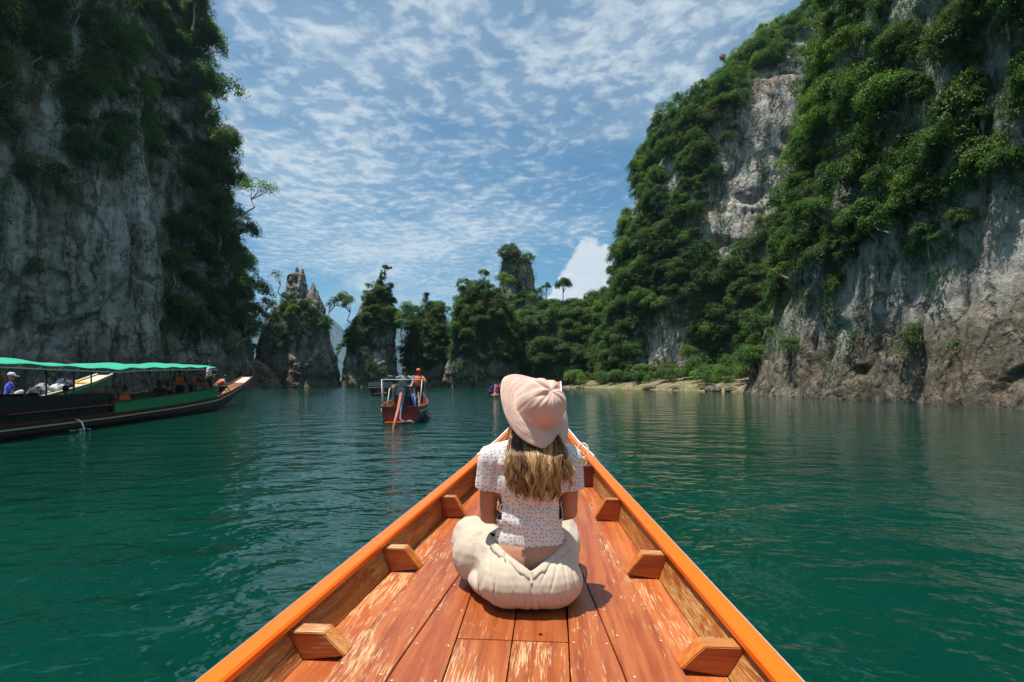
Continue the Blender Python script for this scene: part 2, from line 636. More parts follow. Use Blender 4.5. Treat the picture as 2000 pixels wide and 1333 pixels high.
def wall(path, ztop, lean, nt=260, nz=190, amp=0.9, lam=7.0, seed=1, foot=1.2, back=40.0):
    """cliff wall over a plan path of (pixel column, distance); lean = metres back per metre up along the path"""
    pts = np.array([[(a - 1000) / 1000 * d, d] for a, d in path])
    seg = np.r_[0, np.cumsum(np.linalg.norm(np.diff(pts, axis=0), axis=1))]
    # smooth resample
    s = np.linspace(0, seg[-1], nt)
    X = np.interp(s, seg, pts[:, 0])
    Y = np.interp(s, seg, pts[:, 1])
    k = np.ones(9) / 9
    for _ in range(2):
        X = np.convolve(np.r_[[X[0]] * 4, X, [X[-1]] * 4], k, 'valid')
        Y = np.convolve(np.r_[[Y[0]] * 4, Y, [Y[-1]] * 4], k, 'valid')
    le = np.interp(s, seg, lean)
    zt = np.interp(s, seg, ztop)
    tx, ty = np.gradient(X), np.gradient(Y)
    ln = np.hypot(tx, ty)
    nx, ny = ty / ln, -tx / ln
    v = np.linspace(0, 1, nz)
    G = np.zeros((nz, nt, 3))
    z = -2 + v[:, None] * (zt[None, :] + 2)
    ins = le[None, :] * np.maximum(z, 0) - foot * np.exp(-np.maximum(z, 0) / 4.0)
    G[..., 0] = X - nx * ins
    G[..., 1] = Y - ny * ins
    G[..., 2] = z
    n2 = np.zeros_like(G)
    n2[..., 0] = nx
    n2[..., 1] = ny
    G = displace(G, n2, amp, seed, lam)
    rows = [G]
    for t in (0.25, 0.6, 1.0):
        r = G[-1].copy()
        r[:, 0] -= nx * back * t
        r[:, 1] -= ny * back * t
        r[:, 2] += (8 * t if t < 1 else -30)
        rows.append(r[None])
    return np.concatenate(rows, 0), False


def join_grids(parts):
    vs, fs, o = [], [], 0
    for G, wrap in parts:
        vs.append(G.reshape(-1, 3))
        fs.append(grid_faces(G.shape[0], G.shape[1], wrap) + o)
        o += G.shape[0] * G.shape[1]
    return np.concatenate(vs), np.concatenate(fs)


LAND = {}


def landform(key, name, parts, mat, label, thing=False, cat=None):
    vs, fs = join_grids(parts)
    me = mesh(name, vs, fs, True, mat)
    if thing:
        root = empty(name, tuple(vs.mean(0) * [1, 1, 0]))
        tag(root, label, cat)
        o = link('rock', me, root)
        o.matrix_parent_inverse = Matrix.Translation(root.location).inverted()
        LAND[key] = (root, parts)
    else:
        o = link(name, me)
        tag(o, label, None, None, 'structure')
        LAND[key] = (o, parts)
    return o


landform('A', 'cliff', [wall(
    [(-900, 30), (-400, 44), (-100, 55), (60, 62), (200, 70), (295, 76), (318, 80), (330, 90), (400, 95), (468, 100), (494, 106), (500, 120), (480, 145), (440, 180), (380, 225)],
    [56, 62, 68, 72, 76, 78, 78, 78, 78, 76, 74, 74, 74, 74, 74],
    [0.04, 0.04, 0.04, 0.04, 0.05, 0.06, 0.07, 0.12, 0.14, 0.16, 0.17, 0.17, 0.17, 0.17, 0.17],
    nt=360, nz=260, amp=1.35, lam=6.5, seed=3),
    tower([(760, 408, 545), (742, 415, 538), (725, 428, 528), (712, 444, 516), (703, 466, 500)], 116, 0.6, 110, 60, 0.8, 4.0, 83)], M['rock'], 'sheer grey limestone cliff behind the green canopied boat')
landform('I', 'cliff', [wall(
    [(1640, 125), (1570, 105), (1515, 84), (1486, 68), (1472, 60), (1492, 53), (1560, 46), (1650, 40), (1750, 35), (1900, 28.5), (2010, 25.2), (2300, 20), (2900, 15)],
    [46, 48, 50, 52, 52, 50, 48, 46, 44, 42, 40, 38, 36],
    [0.2, 0.2, 0.2, 0.2, 0.19, 0.17, 0.10, 0.06, 0.05, 0.04, 0.04, 0.04, 0.04],
    nt=330, nz=230, amp=0.55, lam=4.5, seed=9, foot=0.9, back=30.0)], M['rock'], 'near limestone cliff with brown water-scoured foot and jungle above')
landform('B', 'cliff', [tower(
    [(768, 1160, 1830), (701, 1170, 1820), (603, 1190, 1800), (544, 1202, 1790), (485, 1216, 1780), (436, 1232, 1775), (387, 1252, 1770), (309, 1274, 1765), (250, 1300, 1760), (235, 1355, 1755), (206, 1375, 1750), (161, 1422, 1740), (117, 1466, 1730), (73, 1520, 1715), (39, 1565, 1680), (26, 1592, 1640)],
    125, 0.75, 360, 250, 1.25, 9.0, 5)], M['rock'], 'tall jungle covered limestone mountain rising behind the beach')
landform('G', 'hill', [tower(
    [(762, 958, 1360), (729, 970, 1350), (698, 983, 1340), (667, 993, 1320), (644, 1008, 1300), (628, 1038, 1285), (620, 1068, 1270), (616, 1098, 1250), (614, 1118, 1200)],
    140, 0.55, 130, 70, 1.0, 10.0, 15)], M['rock_dark'], 'low jungle covered saddle between the rock tower and the mountain')
landform('F', 'rock_tower', [tower(
    [(640, 957, 1063), (604, 965, 1055), (577, 972, 1047), (554, 976, 1043), (532, 977, 1040), (514, 979, 1035), (505, 984, 1027), (498, 992, 1015), (494, 1002, 1001)],
    168, 0.8, 120, 110, 0.8, 6.0, 25)], M['rock_dark'], 'blunt jungle topped limestone tower standing up behind the low hill', True, 'rock tower')
landform('E2', 'rock_islet', [tower(
    [(760, 867, 1012), (720, 871, 1010), (707, 875, 1006), (662, 883, 1000), (626, 887, 994), (604, 890, 986), (586, 896, 978), (571, 909, 966), (564, 927, 952)],
    128, 0.75, 150, 150, 1.1, 5.5, 31)], M['rock_dark'], 'broad bushy limestone islet with bare tan foot in front of rock tower', True, 'rock islet')
landform('E1', 'rock_islet', [tower(
    [(760, 792, 894), (720, 796, 890), (698, 798, 888), (662, 803, 884), (636, 810, 876), (618, 820, 864), (605, 830, 851), (600, 835, 844)],
    133, 0.8, 130, 130, 1.05, 5.0, 37)], M['rock_dark'], 'small bushy limestone islet just right of the slender pinnacle', True, 'rock islet')
landform('P2', 'rock_pinnacle', [tower(
    [(760, 672, 775), (735, 675, 772), (701, 678, 770), (672, 683, 769), (642, 689, 770), (615, 699, 768), (588, 714, 760), (568, 724, 754), (554, 733, 752), (540, 741, 749), (528, 745, 746)],
    130, 0.75, 150, 170, 1.05, 4.5, 41)], M['rock_dark'], 'slender pointed limestone pinnacle draped with hanging shrubs', True, 'rock pinnacle')
landform('P1', 'rock_pinnacle', [
    tower([(760, 494, 662), (730, 498, 659), (700, 503, 652), (670, 510, 641), (645, 518, 635), (622, 533, 632), (606, 545, 629), (594, 556, 626), (588, 564, 622)], 128, 0.6, 170, 150, 1.15, 5.0, 47),
    tower([(610, 560, 602), (592, 561, 600), (575, 560, 600), (556, 562, 599), (544, 563, 597), (538, 567, 596), (535, 573, 593)], 128, 0.8, 60, 70, 0.42, 2.2, 51, zbase=15.0),
    tower([(540, 575, 587), (531, 577, 584), (523, 578, 582)], 128, 0.8, 24, 20, 0.12, 1.0, 52, zbase=26.6),
    tower([(540, 586, 595), (533, 588, 594), (527, 590, 593)], 128, 0.8, 24, 20, 0.12, 1.0, 54, zbase=26.6),
    tower([(620, 590, 631), (600, 594, 628), (586, 598, 626), (573, 602, 622), (563, 606, 617), (554, 609, 613)], 128, 0.8, 60, 60, 0.4, 2.2, 53, zbase=14.0)],
    M['rock_dark'], 'jagged limestone pinnacle with two spires at its top', True, 'rock pinnacle')
landform('J', 'mountain', [
    tower([(749, 560, 745), (720, 575, 728), (690, 590, 706), (660, 606, 684), (640, 616, 668), (625, 626, 656), (615, 634, 646)], 5000, 0.8, 110, 70, 56.0, 360.0, 61, zbase=-8)],
    M['far_forest'], 'steep far mountain fading to blue between the two pinnacles')
landform('J2', 'mountain', [
    tower([(749, 690, 900), (700, 735, 860), (660, 762, 830), (635, 778, 815), (625, 788, 805)], 5800, 0.7, 90, 60, 56.0, 360.0, 67, zbase=-8)],
    M['far_forest'], 'far blue mountain seen between slender pinnacle and small islet')
landform('J3', 'mountain', [
    tower([(749, 420, 620), (700, 450, 600), (660, 475, 570), (630, 495, 545), (612, 510, 528)], 5400, 0.7, 90, 60, 56.0, 360.0, 71, zbase=-8)],
    M['far_forest'], 'far blue mountain behind the thin trees left of the double spire')

# beach under the jungle
bp = [(1060, 128), (1100, 118), (1180, 103), (1250, 91), (1320, 80), (1400, 70), (1460, 62), (1500, 57)]
nb, rb = 160, 26
bx = np.interp(np.linspace(0, 1, nb), np.linspace(0, 1, len(bp)), [(a - 1000) / 1000 * d for a, d in bp])
by = np.interp(np.linspace(0, 1, nb), np.linspace(0, 1, len(bp)), [d for a, d in bp])
G = np.zeros((rb, nb, 3))
tt = np.linspace(0, 1, rb)
tx, ty = np.gradient(bx), np.gradient(by)
ln = np.hypot(tx, ty)
for i, t in enumerate(tt):
    G[i, :, 0] = bx - ty / ln * (-2 + 13 * t) * 1.0
    G[i, :, 1] = by + tx / ln * (-2 + 13 * t) * 1.0
    G[i, :, 2] = -0.7 + 2.9 * t ** 0.8
q = G * [0.25, 0.25, 0.25]
G[..., 2] += (fbm(q, 5, 77) - 0.5) * 1.5
G[..., 1] += (fbm(q * 0.6 + 9, 3, 79) - 0.5) * 3.0
beach = link('beach', mesh('beach', G.reshape(-1, 3), grid_faces(rb, nb), True, M['beach']))
tag(beach, 'narrow strip of pale sand and grass under the jungle', None, None, 'structure')
BEACH = G

# boulders along the water's edge of the beach
rb_ = np.random.default_rng(8)
for k in range(16):
    i_ = int(rb_.integers(8, BEACH.shape[1] - 8))
    p = BEACH[int(rb_.integers(3, 9)), i_]
    sz = rb_.uniform(0.35, 1.1)
    th_, ph_ = np.meshgrid(np.linspace(0.02, np.pi - 0.02, 12), np.linspace(0, 2 * np.pi, 18, endpoint=False), indexing='ij')
    g_ = np.stack([np.sin(th_) * np.cos(ph_), np.sin(th_) * np.sin(ph_), np.cos(th_) * 0.65], -1)
    g_ = g_ * (0.7 + 0.7 * fbm(g_ * 1.6 + k * 5.1, 3, 91)[..., None])
    vv = (g_ * sz).reshape(-1, 3)
    o = link('boulder', mesh('boulder', vv, grid_faces(12, 18, True), False, M['rock']))
    o.location = (p[0], p[1], p[2] + 0.1 * sz)
    tag(o, 'weathered grey boulder lying on the pale beach', 'boulder', 'boulders on the beach')
# ================================================================== foliage
def leaf_quads(pos, nrm, along, size, tint, width=0.5):
    """one drooping diamond leaf (two triangles' worth, one quad) per row"""
    side = np.cross(nrm, along)
    side /= np.maximum(np.linalg.norm(side, axis=1, keepdims=True), 1e-9)
    al = np.cross(side, nrm)
    s = size[:, None]
    base = pos - al * s * 0.5
    tip = pos + al * s * 0.5 - nrm * s * 0.12
    l = pos + side * s * width * 0.5 + nrm * s * 0.05
    r = pos - side * s * width * 0.5 + nrm * s * 0.05
    V = np.stack([base, l, tip, r], 1).reshape(-1, 3)
    return V, np.repeat(tint, 4)


def unit(v):
    return v / np.maximum(np.linalg.norm(v, axis=-1, keepdims=True), 1e-9)


def crown_data(seed, n_cl, per, leaf, rx=0.46, rz=0.30, zc=0.78, lean=0.16, clump=(0.15, 0.25), droop=0.5):
    r = np.random.default_rng(seed)
    d = unit(r.normal(size=(n_cl, 3)))
    d[:, 2] = np.abs(d[:, 2]) * 1.2 - 0.45
    rad = r.uniform(0.35, 1.0, n_cl) ** 0.6
    C = d * rad[:, None] * [rx, rx, rz] + [lean, 0, zc]
    R = r.uniform(clump[0], clump[1], n_cl)
    P, NN, AL, SZ, T = [], [], [], [], []
    for c, rr in zip(C, R):
        k = int(per * r.uniform(0.7, 1.3))
        e = unit(r.normal(size=(k, 3)))
        e[:, 2] = np.where(e[:, 2] < -0.45, -e[:, 2], e[:, 2])
        sh = r.uniform(0.55, 1.08, k) ** 0.7
        p = c + e * (rr * sh)[:, None] * [1.05, 1.05, 0.95]
        n = unit(e * 0.75 + [0, 0, 0.6] + r.normal(size=(k, 3)) * 0.42)
        a = unit(e * [1, 1, 0.2] + r.normal(size=(k, 3)) * 0.6 - [0, 0, droop])
        P.append(p)
        NN.append(n)
        AL.append(a)
        SZ.append(leaf * r.uniform(0.65, 1.35, k))
        T.append(np.clip(r.uniform(0, 1) * 0.6 + 0.3 * r.uniform(0, 1, k) + 0.1 * e[:, 2] * 0, 0, 1))
    V, t = leaf_quads(np.concatenate(P), np.concatenate(NN), np.concatenate(AL), np.concatenate(SZ), np.concatenate(T), 0.55)
    return V, t, C


def trunk_mesh(name, C, lean, zc, seed, mat, r0=0.032):
    r = random.Random(seed)
    b = MB()
    fork = Vector((lean * 0.55, 0, zc * 0.58))
    mid = Vector((lean * 0.75, r.uniform(-.03, .03), zc * 0.28))
    b.tube([(0, 0, -0.12), (lean * 0.15, 0, 0.03), mid, fork], [r0 * 1.3, r0, r0 * 0.85, r0 * 0.7], 6, False)
    order = sorted(range(len(C)), key=lambda i: -C[i][2])
    for i in order[:6]:
        c = Vector(C[i])
        m1 = fork.lerp(c, 0.5) + Vector((r.uniform(-.04, .04), r.uniform(-.04, .04), -0.03))
        b.tube([fork, m1, c], [r0 * 0.55, r0 * 0.35, r0 * 0.15], 5, False)
    me = bpy.data.meshes.new(name)
    me.from_pydata(b.v, [], b.f)
    me.update()
    me.polygons.foreach_set('use_smooth', np.ones(len(me.polygons), dtype=bool))
    me.materials.append(mat)
    return me


VAR = []          # crown variants: data for joining, meshes for individuals
SPEC = [          # n_cl, per, leaf, rx, rz, zc, lean, droop
    (34, 110, 0.038, 0.44, 0.40, 0.46, 0.20, 0.5),
    (38, 100, 0.036, 0.38, 0.50, 0.42, 0.16, 0.8),
    (34, 110, 0.040, 0.50, 0.34, 0.48, 0.24, 0.5),
    (40, 95, 0.036, 0.34, 0.60, 0.34, 0.14, 1.0),
    (34, 105, 0.040, 0.46, 0.38, 0.38, 0.30, 0.9),
    (40, 95, 0.037, 0.36, 0.56, 0.44, 0.12, 0.7),
    (22, 110, 0.036, 0.30, 0.20, 0.86, 0.16, 0.5),      # tall, bare stem
    (12, 60, 0.046, 0.46, 0.26, 0.66, 0.34, 0.8),       # open and straggly
]
for i, (nc, per, lf, rx, rz, zc, ln_, dr) in enumerate(SPEC):
    V, t, C = crown_data(100 + i, nc, per, lf, rx, rz, zc, ln_, (0.07, 0.19), dr)
    F = np.arange(len(V)).reshape(-1, 4)
    ms = {}
    for mk in ('leaf', 'leaf_bright', 'leaf_tan', 'leaf_rust'):
        me = mesh('crown', V, F, False, M[mk])
        fattr(me, 'tint', t)
        ms[mk] = me
    VAR.append({'V': V, 't': t, 'meshes': ms, 'trunk': trunk_mesh('trunk', C, ln_, zc, i, M['bark_pale' if i > 5 else 'bark'], 0.026 if i > 5 else 0.032)})


def sample(parts, n, seed):
    """random surface points with normals on a landform, those the camera side can see"""
    r = np.random.default_rng(seed)
    P, Nn = [], []
    areas = []
    cells = []
    for G, wrap in parts:
        g = G[:-2] if not wrap else G
        nn = grid_normals(g, wrap)
        a = g[:-1, :-1]
        b = g[:-1, 1:]
        c = g[1:, :-1]
        d = g[1:, 1:]
        ar = np.linalg.norm(np.cross(b - a, c - a), axis=-1)
        cells.append((a.reshape(-1, 3), b.reshape(-1, 3), c.reshape(-1, 3), d.reshape(-1, 3), nn[:-1, :-1].reshape(-1, 3)))
        areas.append(ar.ravel())
    A = [np.concatenate([c[k] for c in cells]) for k in range(5)]
    ar = np.concatenate(areas)
    cen = (A[0] + A[3]) / 2
    # favour what faces the open water in front
    view = unit(cen - np.array([0, 0, H]))
    face = -(A[4] * view).sum(1)
    sgn = np.sign(np.nanmedian(face[face != 0])) if False else 1
    dist = np.linalg.norm(cen, axis=1)
    wgt = ar * np.clip(face * sgn + 0.35, 0.0, 1) / dist ** 1.2 * (cen[:, 2] > 0.3) * (cen[:, 1] > 8)
    xp, yp = to_px(cen)
    wgt *= (xp > -350) & (xp < 2350) & (yp > -320)
    wgt /= wgt.sum()
    idx = r.choice(len(ar), n, p=wgt)
    u1, v1 = r.random((n, 1)), r.random((n, 1))
    Pp = (A[0][idx] * (1 - u1) + A[1][idx] * u1) * (1 - v1) + (A[2][idx] * (1 - u1) + A[3][idx] * u1) * v1
    return Pp, A[4][idx], r


HIDDEN = [(1570, 700), (1640, 300), (1730, -100), (2400, -400), (2400, 900), (1530, 900)]     # part of the mountain that the near cliff stands in front of
BARE = {
    'A': [[(-400, 330), (0, 262), (40, 190), (95, 180), (110, 300), (190, 345), (300, 330), (318, 285), (332, 300), (330, 560), (345, 690), (510, 700), (520, 790), (-400, 800)]],
    'B': [[(1480, 150), (1600, 120), (1615, 190), (1575, 270), (1545, 350), (1510, 440), (1450, 500), (1400, 570), (1372, 400), (1420, 290)], [(1275, 650), (1345, 640), (1352, 770), (1240, 770), (1255, 700)],
          [(1232, 410), (1250, 370), (1250, 440), (1234, 460)], [(1292, 320), (1326, 320), (1322, 430), (1294, 430)], [(1395, 250), (1420, 240), (1412, 320), (1390, 330)]],
    'I': [[(1585, 600), (1640, 590), (1700, 500), (1745, 470), (1790, 540), (1870, 500), (1925, 440), (1985, 390), (2400, 330), (2400, 860), (1440, 860), (1490, 710), (1560, 690)],
          [(1950, 0), (2000, 60), (1990, 300), (1940, 250)]],
    'E2': [[(850, 712), (900, 690), (930, 712), (1030, 705), (1030, 800), (850, 800)], [(870, 600), (884, 600), (895, 700), (878, 700)]],
    'E1': [[(770, 716), (900, 712), (900, 800), (770, 800)]],
    'P2': [[(640, 690), (715, 672), (745, 640), (772, 650), (800, 800), (640, 800)], [(722, 540), (748, 515), (740, 572), (728, 580)]],
    'P1': [[(540, 500), (640, 540), (640, 640), (600, 592), (560, 592)], [(480, 700), (560, 690), (600, 660), (660, 640), (700, 800), (470, 800)], [(480, 600), (540, 640), (520, 720), (470, 720)]],
    'F': [[(968, 550), (1004, 545), (1002, 600), (968, 600)], [(1012, 515), (1040, 515), (1048, 560), (1015, 560)]],
    'G': [], 'J': [], 'J2': [], 'J3': [],
}
# trees per landform, size range (m), filler leaves, filler leaf size
PLANT = {
    'A': (420, (3.2, 7.0), 80000, 0.36), 'B': (900, (2.6, 6.0), 70000, 0.34), 'I': (440, (1.7, 4.2), 80000, 0.17), 'G': (340, (3.2, 6.6), 34000, 0.45),
    'F': (120, (2.6, 4.8), 14000, 0.42), 'E2': (220, (2.0, 4.2), 30000, 0.32), 'E1': (130, (1.9, 3.8), 20000, 0.32), 'P2': (130, (1.6, 3.6), 14000, 0.30), 'P1': (80, (1.6, 3.2), 10000, 0.30),
}
TREE_TXT = {
    'A': ('leafy tree rooted in the grey cliff behind the green canopied boat', 'trees on the cliff behind the canopied boat'),
    'B': ('jungle tree clinging to the tall mountain behind the beach', 'trees on the tall mountain'),
    'I': ('dark leafy tree hanging from near cliff with the brown scoured foot', 'trees on the near brown footed cliff'),
    'G': ('jungle tree on low saddle between rock tower and mountain', 'trees on the low saddle'),
    'F': ('tree crowning the blunt rock tower behind the low hill', 'trees on the blunt rock tower'),
    'E2': ('tree growing on the broad bushy islet in front of rock tower', 'trees on the broad islet'),
    'E1': ('tree growing on small islet just right of slender pinnacle', 'trees on the small islet'),
    'P2': ('shrubby tree draping the slender pointed pinnacle', 'shrubs on the slender pinnacle'),
    'P1': ('shrubby tree on the jagged pinnacle with two spires', 'shrubs on the two spired pinnacle'),
}
ALL = []
for ki, key in enumerate(PLANT):
    nt_, (s0, s1), nf, lf = PLANT[key]
    root, parts = LAND[key]
    # ---- trees
    P, Nn, r = sample(parts, nt_ * 6, 500 + ki)
    xp, yp = to_px(P)
    bare = np.zeros(len(P), bool)
    for poly in BARE[key]:
        bare |= inside(poly, xp, yp)
    dens = fbm(P / (14 if key in 'ABG' else 8), 3, 300 + ki)
    hid = inside(HIDDEN, xp, yp) if key == 'B' else np.zeros(len(P), bool)
    keep = ~hid & (~bare | ((r.random(len(P)) < 0.012) & (key not in ('P1', 'P2')))) & (dens > np.where((key == 'B') & (xp < 1290), 0.28, {'P1': 0.36, 'P2': 0.36, 'B': 0.44, 'I': 0.41, 'A': 0.38, 'G': 0.30}.get(key, 0.36))) & (P[:, 2] > 2.0) & ((Nn[:, 2] > -0.55) | (r.random(len(P)) < 0.3))
    P, Nn = P[keep], Nn[keep]
    # keep them apart
    sel = []
    lim = (0.30 * s0) ** 2
    for i in range(len(P)):
        if len(sel) >= nt_:
            break
        if not sel or ((P[sel] - P[i]) ** 2).sum(1).min() > lim:
            sel.append(i)
    for i in sel:
        sz = r.uniform(s0, s1)
        if P[i][1] > 0 and r.random() < 0.25:
            sz *= 0.65
        hd = math.atan2(Nn[i][1], Nn[i][0]) + r.normal() * 0.35
        ALL.append((key, P[i], hd, sz, int(r.integers(len(VAR))), r.random(), sz / P[i][1]))
    # ---- ground cover, ferns and creepers: one mass per landform
    P, Nn, r = sample(parts, int(nf * 1.9), 700 + ki)
    xp, yp = to_px(P)
    bare = np.zeros(len(P), bool)
    jit = (fbm(P / 3.0, 2, 33) - 0.5) * 70
    for poly in BARE[key]:
        bare |= inside(poly, xp + jit, yp + jit * 0.6)
    cl = fbm(P / 2.6, 4, 400 + ki, 0.6)
    keep = (~bare & (cl > 0.40)) | (bare & (cl > 0.66))
    if key == 'B':
        keep &= ~inside(HIDDEN, xp, yp)
    keep &= P[:, 2] > 1.2 + 2.5 * r.random(len(P))
    P, Nn, cl = P[keep][:nf], Nn[keep][:nf], cl[keep][:nf]
    k = len(P)
    out = unit(Nn * [1, 1, 0.4] + [0, 0, 0.1])
    off = np.clip((cl - 0.38), 0, 1)[:, None] * 5.5 * lf / 0.4
    pos = P + out * off * r.random((k, 1)) + r.normal(size=(k, 3)) * lf * 0.5
    nn = unit(out * 0.6 + [0, 0, 0.8] + r.normal(size=(k, 3)) * 0.45)
    al = unit(out + r.normal(size=(k, 3)) * 0.6 - [0, 0, 0.7])
    tint = np.clip((fbm(P / 1.8, 3, 900 + ki) - 0.25) * 1.4 + r.normal(size=k) * 0.10, 0, 1)
    V, t = leaf_quads(pos, nn, al, lf * r.uniform(0.6, 1.4, k), tint, 0.55)
    me = mesh('undergrowth', V, np.arange(len(V)).reshape(-1, 4), False, M['leaf'])
    fattr(me, 'tint', t)
    o = link('undergrowth', me)
    txt = {'A': 'ferns and creepers on the cliff behind the canopied boat', 'B': 'jungle undergrowth on the tall mountain', 'I': 'creepers and shrubs covering the near cliff',
           'G': 'jungle undergrowth on the low saddle', 'F': 'creepers over the blunt rock tower', 'E2': 'undergrowth on the broad islet', 'E1': 'undergrowth on the small islet',
           'P2': 'creepers hanging on the slender pinnacle', 'P1': 'shrubs and creepers on the two spired pinnacle'}[key]
    tag(o, txt, None, None, 'stuff')

# strip of young growth along the top of the beach
r = np.random.default_rng(44)
bi = r.integers(0, BEACH.shape[1], 90)
for i in bi:
    p = BEACH[r.integers(10, 22), i] + r.normal(size=3) * [1, 1, 0.1]
    ALL.append(('G', p, r.uniform(-2.6, -0.6), r.uniform(2.0, 5.0), int(r.integers(len(VAR))), 0.55 + 0.4 * r.random(), 0.02))


# trees leaning out along the right-hand edge of the left cliff
re_ = np.random.default_rng(66)
for k in range(46):
    zz_ = 8 + 66 * (k + re_.random()) / 46
    xe = 497 - 112 * zz_ / 72 - re_.uniform(-6, 30)
    De = 103 + re_.uniform(-4, 8)
    sz_ = re_.uniform(4.5, 8.0) * (1.25 if zz_ > 45 else 1.0)
    ALL.append(('A', np.array([(xe - 1000) / 1000 * De, De, zz_]), re_.normal() * 0.5, sz_, int(re_.integers(len(VAR))), re_.random(), sz_ / De))


def leaf_kind(key, rnd, P):
    if (key in ('G', 'E2') and rnd < 0.07) or (key == 'B' and rnd < 0.03):
        return 'leaf_tan'
    if key == 'E1' and rnd > 0.985:
        return 'leaf_rust'
    if 0.60 < rnd < 0.80:
        return 'leaf_bright'
    return 'leaf'


LOOK = {'leaf': 'dark green', 'leaf_bright': 'bright green', 'leaf_tan': 'tan blossomed', 'leaf_rust': 'rust leaved'}
SPOT = {'A': ('cliff behind the canopied boat', 5, 60), 'B': ('tall mountain behind the beach', 8, 55), 'I': ('near brown footed cliff', 6, 26), 'G': ('low saddle above the beach', 6, 18)}


def tree_label(key, P, lk, sz):
    if key not in SPOT:
        return TREE_TXT[key]
    nm, lo, hi = SPOT[key]
    x_, y_ = to_px(np.asarray(P))
    f = (P[2] - lo) / (hi - lo)
    zone = 'at the foot of' if f < 0.12 else 'low on' if f < 0.35 else 'halfway up' if f < 0.65 else 'high on' if f < 0.95 else 'near the top of'
    size = 'big' if sz > {'A': 6, 'B': 5.2, 'I': 3.3, 'G': 5.5}[key] else 'small' if sz < {'A': 4.2, 'B': 3.8, 'I': 2.3, 'G': 4}[key] else 'medium'
    edge_ = {'A': (150, 330), 'B': (1300, 1430), 'I': (1640, 1800), 'G': (1120, 1200)}[key]
    part_ = 'left part' if x_ < edge_[0] else 'middle part' if x_ < edge_[1] else 'right part'
    return '%s %s tree %s the %s, %s' % (size, LOOK[lk], zone, nm, part_), TREE_TXT[key][1]


ALL.sort(key=lambda a: -a[6])
NIND = 290
rest = {}
for n_, (key, P, hd, sz, vi, rnd, sh) in enumerate(ALL):
    lk = leaf_kind(key, rnd, P)
    if n_ >= NIND or (vi > 5 and rnd > 0.75):
        vi = vi % 6
    if n_ < NIND:
        t = empty('tree', tuple(P - [0, 0, 0.05 * sz]), hd)
        t.scale = (sz, sz, sz * (0.85 + 0.3 * rnd))
        lab, grp = tree_label(key, P, lk, sz)
        tag(t, lab, 'tree', grp)
        link('trunk', VAR[vi]['trunk'], t)
        link('crown', VAR[vi]['meshes'][lk], t)
    else:
        rest.setdefault(key, []).append((P - [0, 0, 0.05 * sz], hd, (sz, sz, sz * (0.85 + 0.3 * rnd)), vi, lk))
SRC = {}
for o in bpy.data.objects:
    if o.name.startswith('crown') and o.type == 'MESH':
        SRC.setdefault(o.data.name, o)


def canopy(key, items, label):
    """the trees past the limit: one mass, its crowns set out on points"""
    kinds = sorted({(vi, lk) for _, _, _, vi, lk in items if VAR[vi]['meshes'][lk].name in SRC})
    items = [it for it in items if (it[3], it[4]) in kinds]
    me = bpy.data.meshes.new('jungle_canopy')
    me.vertices.add(len(items))
    me.vertices.foreach_set('co', np.array([it[0] for it in items]).ravel())
    me.attributes.new('turn', 'FLOAT_VECTOR', 'POINT').data.foreach_set('vector', np.array([(0, 0, it[1]) for it in items], dtype=np.float32).ravel())
    me.attributes.new('size', 'FLOAT_VECTOR', 'POINT').data.foreach_set('vector', np.array([it[2] for it in items], dtype=np.float32).ravel())
    me.attributes.new('sort', 'INT', 'POINT').data.foreach_set('value', np.array([kinds.index((it[3], it[4])) for it in items], dtype=np.int32))
    me.update()
    o = link('jungle_canopy', me)
    tag(o, label, None, None, 'stuff')
    ng = bpy.data.node_groups.new('canopy_' + key, 'GeometryNodeTree')
    ng.interface.new_socket('Geometry', in_out='INPUT', socket_type='NodeSocketGeometry')
    ng.interface.new_socket('Geometry', in_out='OUTPUT', socket_type='NodeSocketGeometry')
    nd, lk_ = ng.nodes, ng.links
    gi, go = nd.new('NodeGroupInput'), nd.new('NodeGroupOutput')
    pts = nd.new('GeometryNodeMeshToPoints')
    lk_.new(gi.outputs[0], pts.inputs[0])

    def named(nm, tp):
        a = nd.new('GeometryNodeInputNamedAttribute')
        a.data_type = tp
        a.inputs['Name'].default_value = nm
        return a.outputs['Attribute']
    turn, size, sort = named('turn', 'FLOAT_VECTOR'), named('size', 'FLOAT_VECTOR'), named('sort', 'INT')
    jn = nd.new('GeometryNodeJoinGeometry')
    for i, (vi, lk) in enumerate(kinds):
        cmp_ = nd.new('FunctionNodeCompare')
        cmp_.data_type = 'INT'
        cmp_.operation = 'EQUAL'
        si = [x for x in cmp_.inputs if x.type == 'INT']
        lk_.new(sort, si[0])
        si[1].default_value = i
        oi = nd.new('GeometryNodeObjectInfo')
        oi.transform_space = 'ORIGINAL'
        oi.inputs['Object'].default_value = SRC[VAR[vi]['meshes'][lk].name]
        oi.inputs['As Instance'].default_value = True
        ip = nd.new('GeometryNodeInstanceOnPoints')
        lk_.new(pts.outputs[0], ip.inputs['Points'])
        lk_.new(cmp_.outputs['Result'], ip.inputs['Selection'])
        lk_.new(oi.outputs['Geometry'], ip.inputs['Instance'])
        lk_.new(turn, ip.inputs['Rotation'])
        lk_.new(size, ip.inputs['Scale'])
        lk_.new(ip.outputs[0], jn.inputs[0])
    lk_.new(jn.outputs[0], go.inputs[0])
    o.modifiers.new('canopy', 'NODES').node_group = ng
    return o


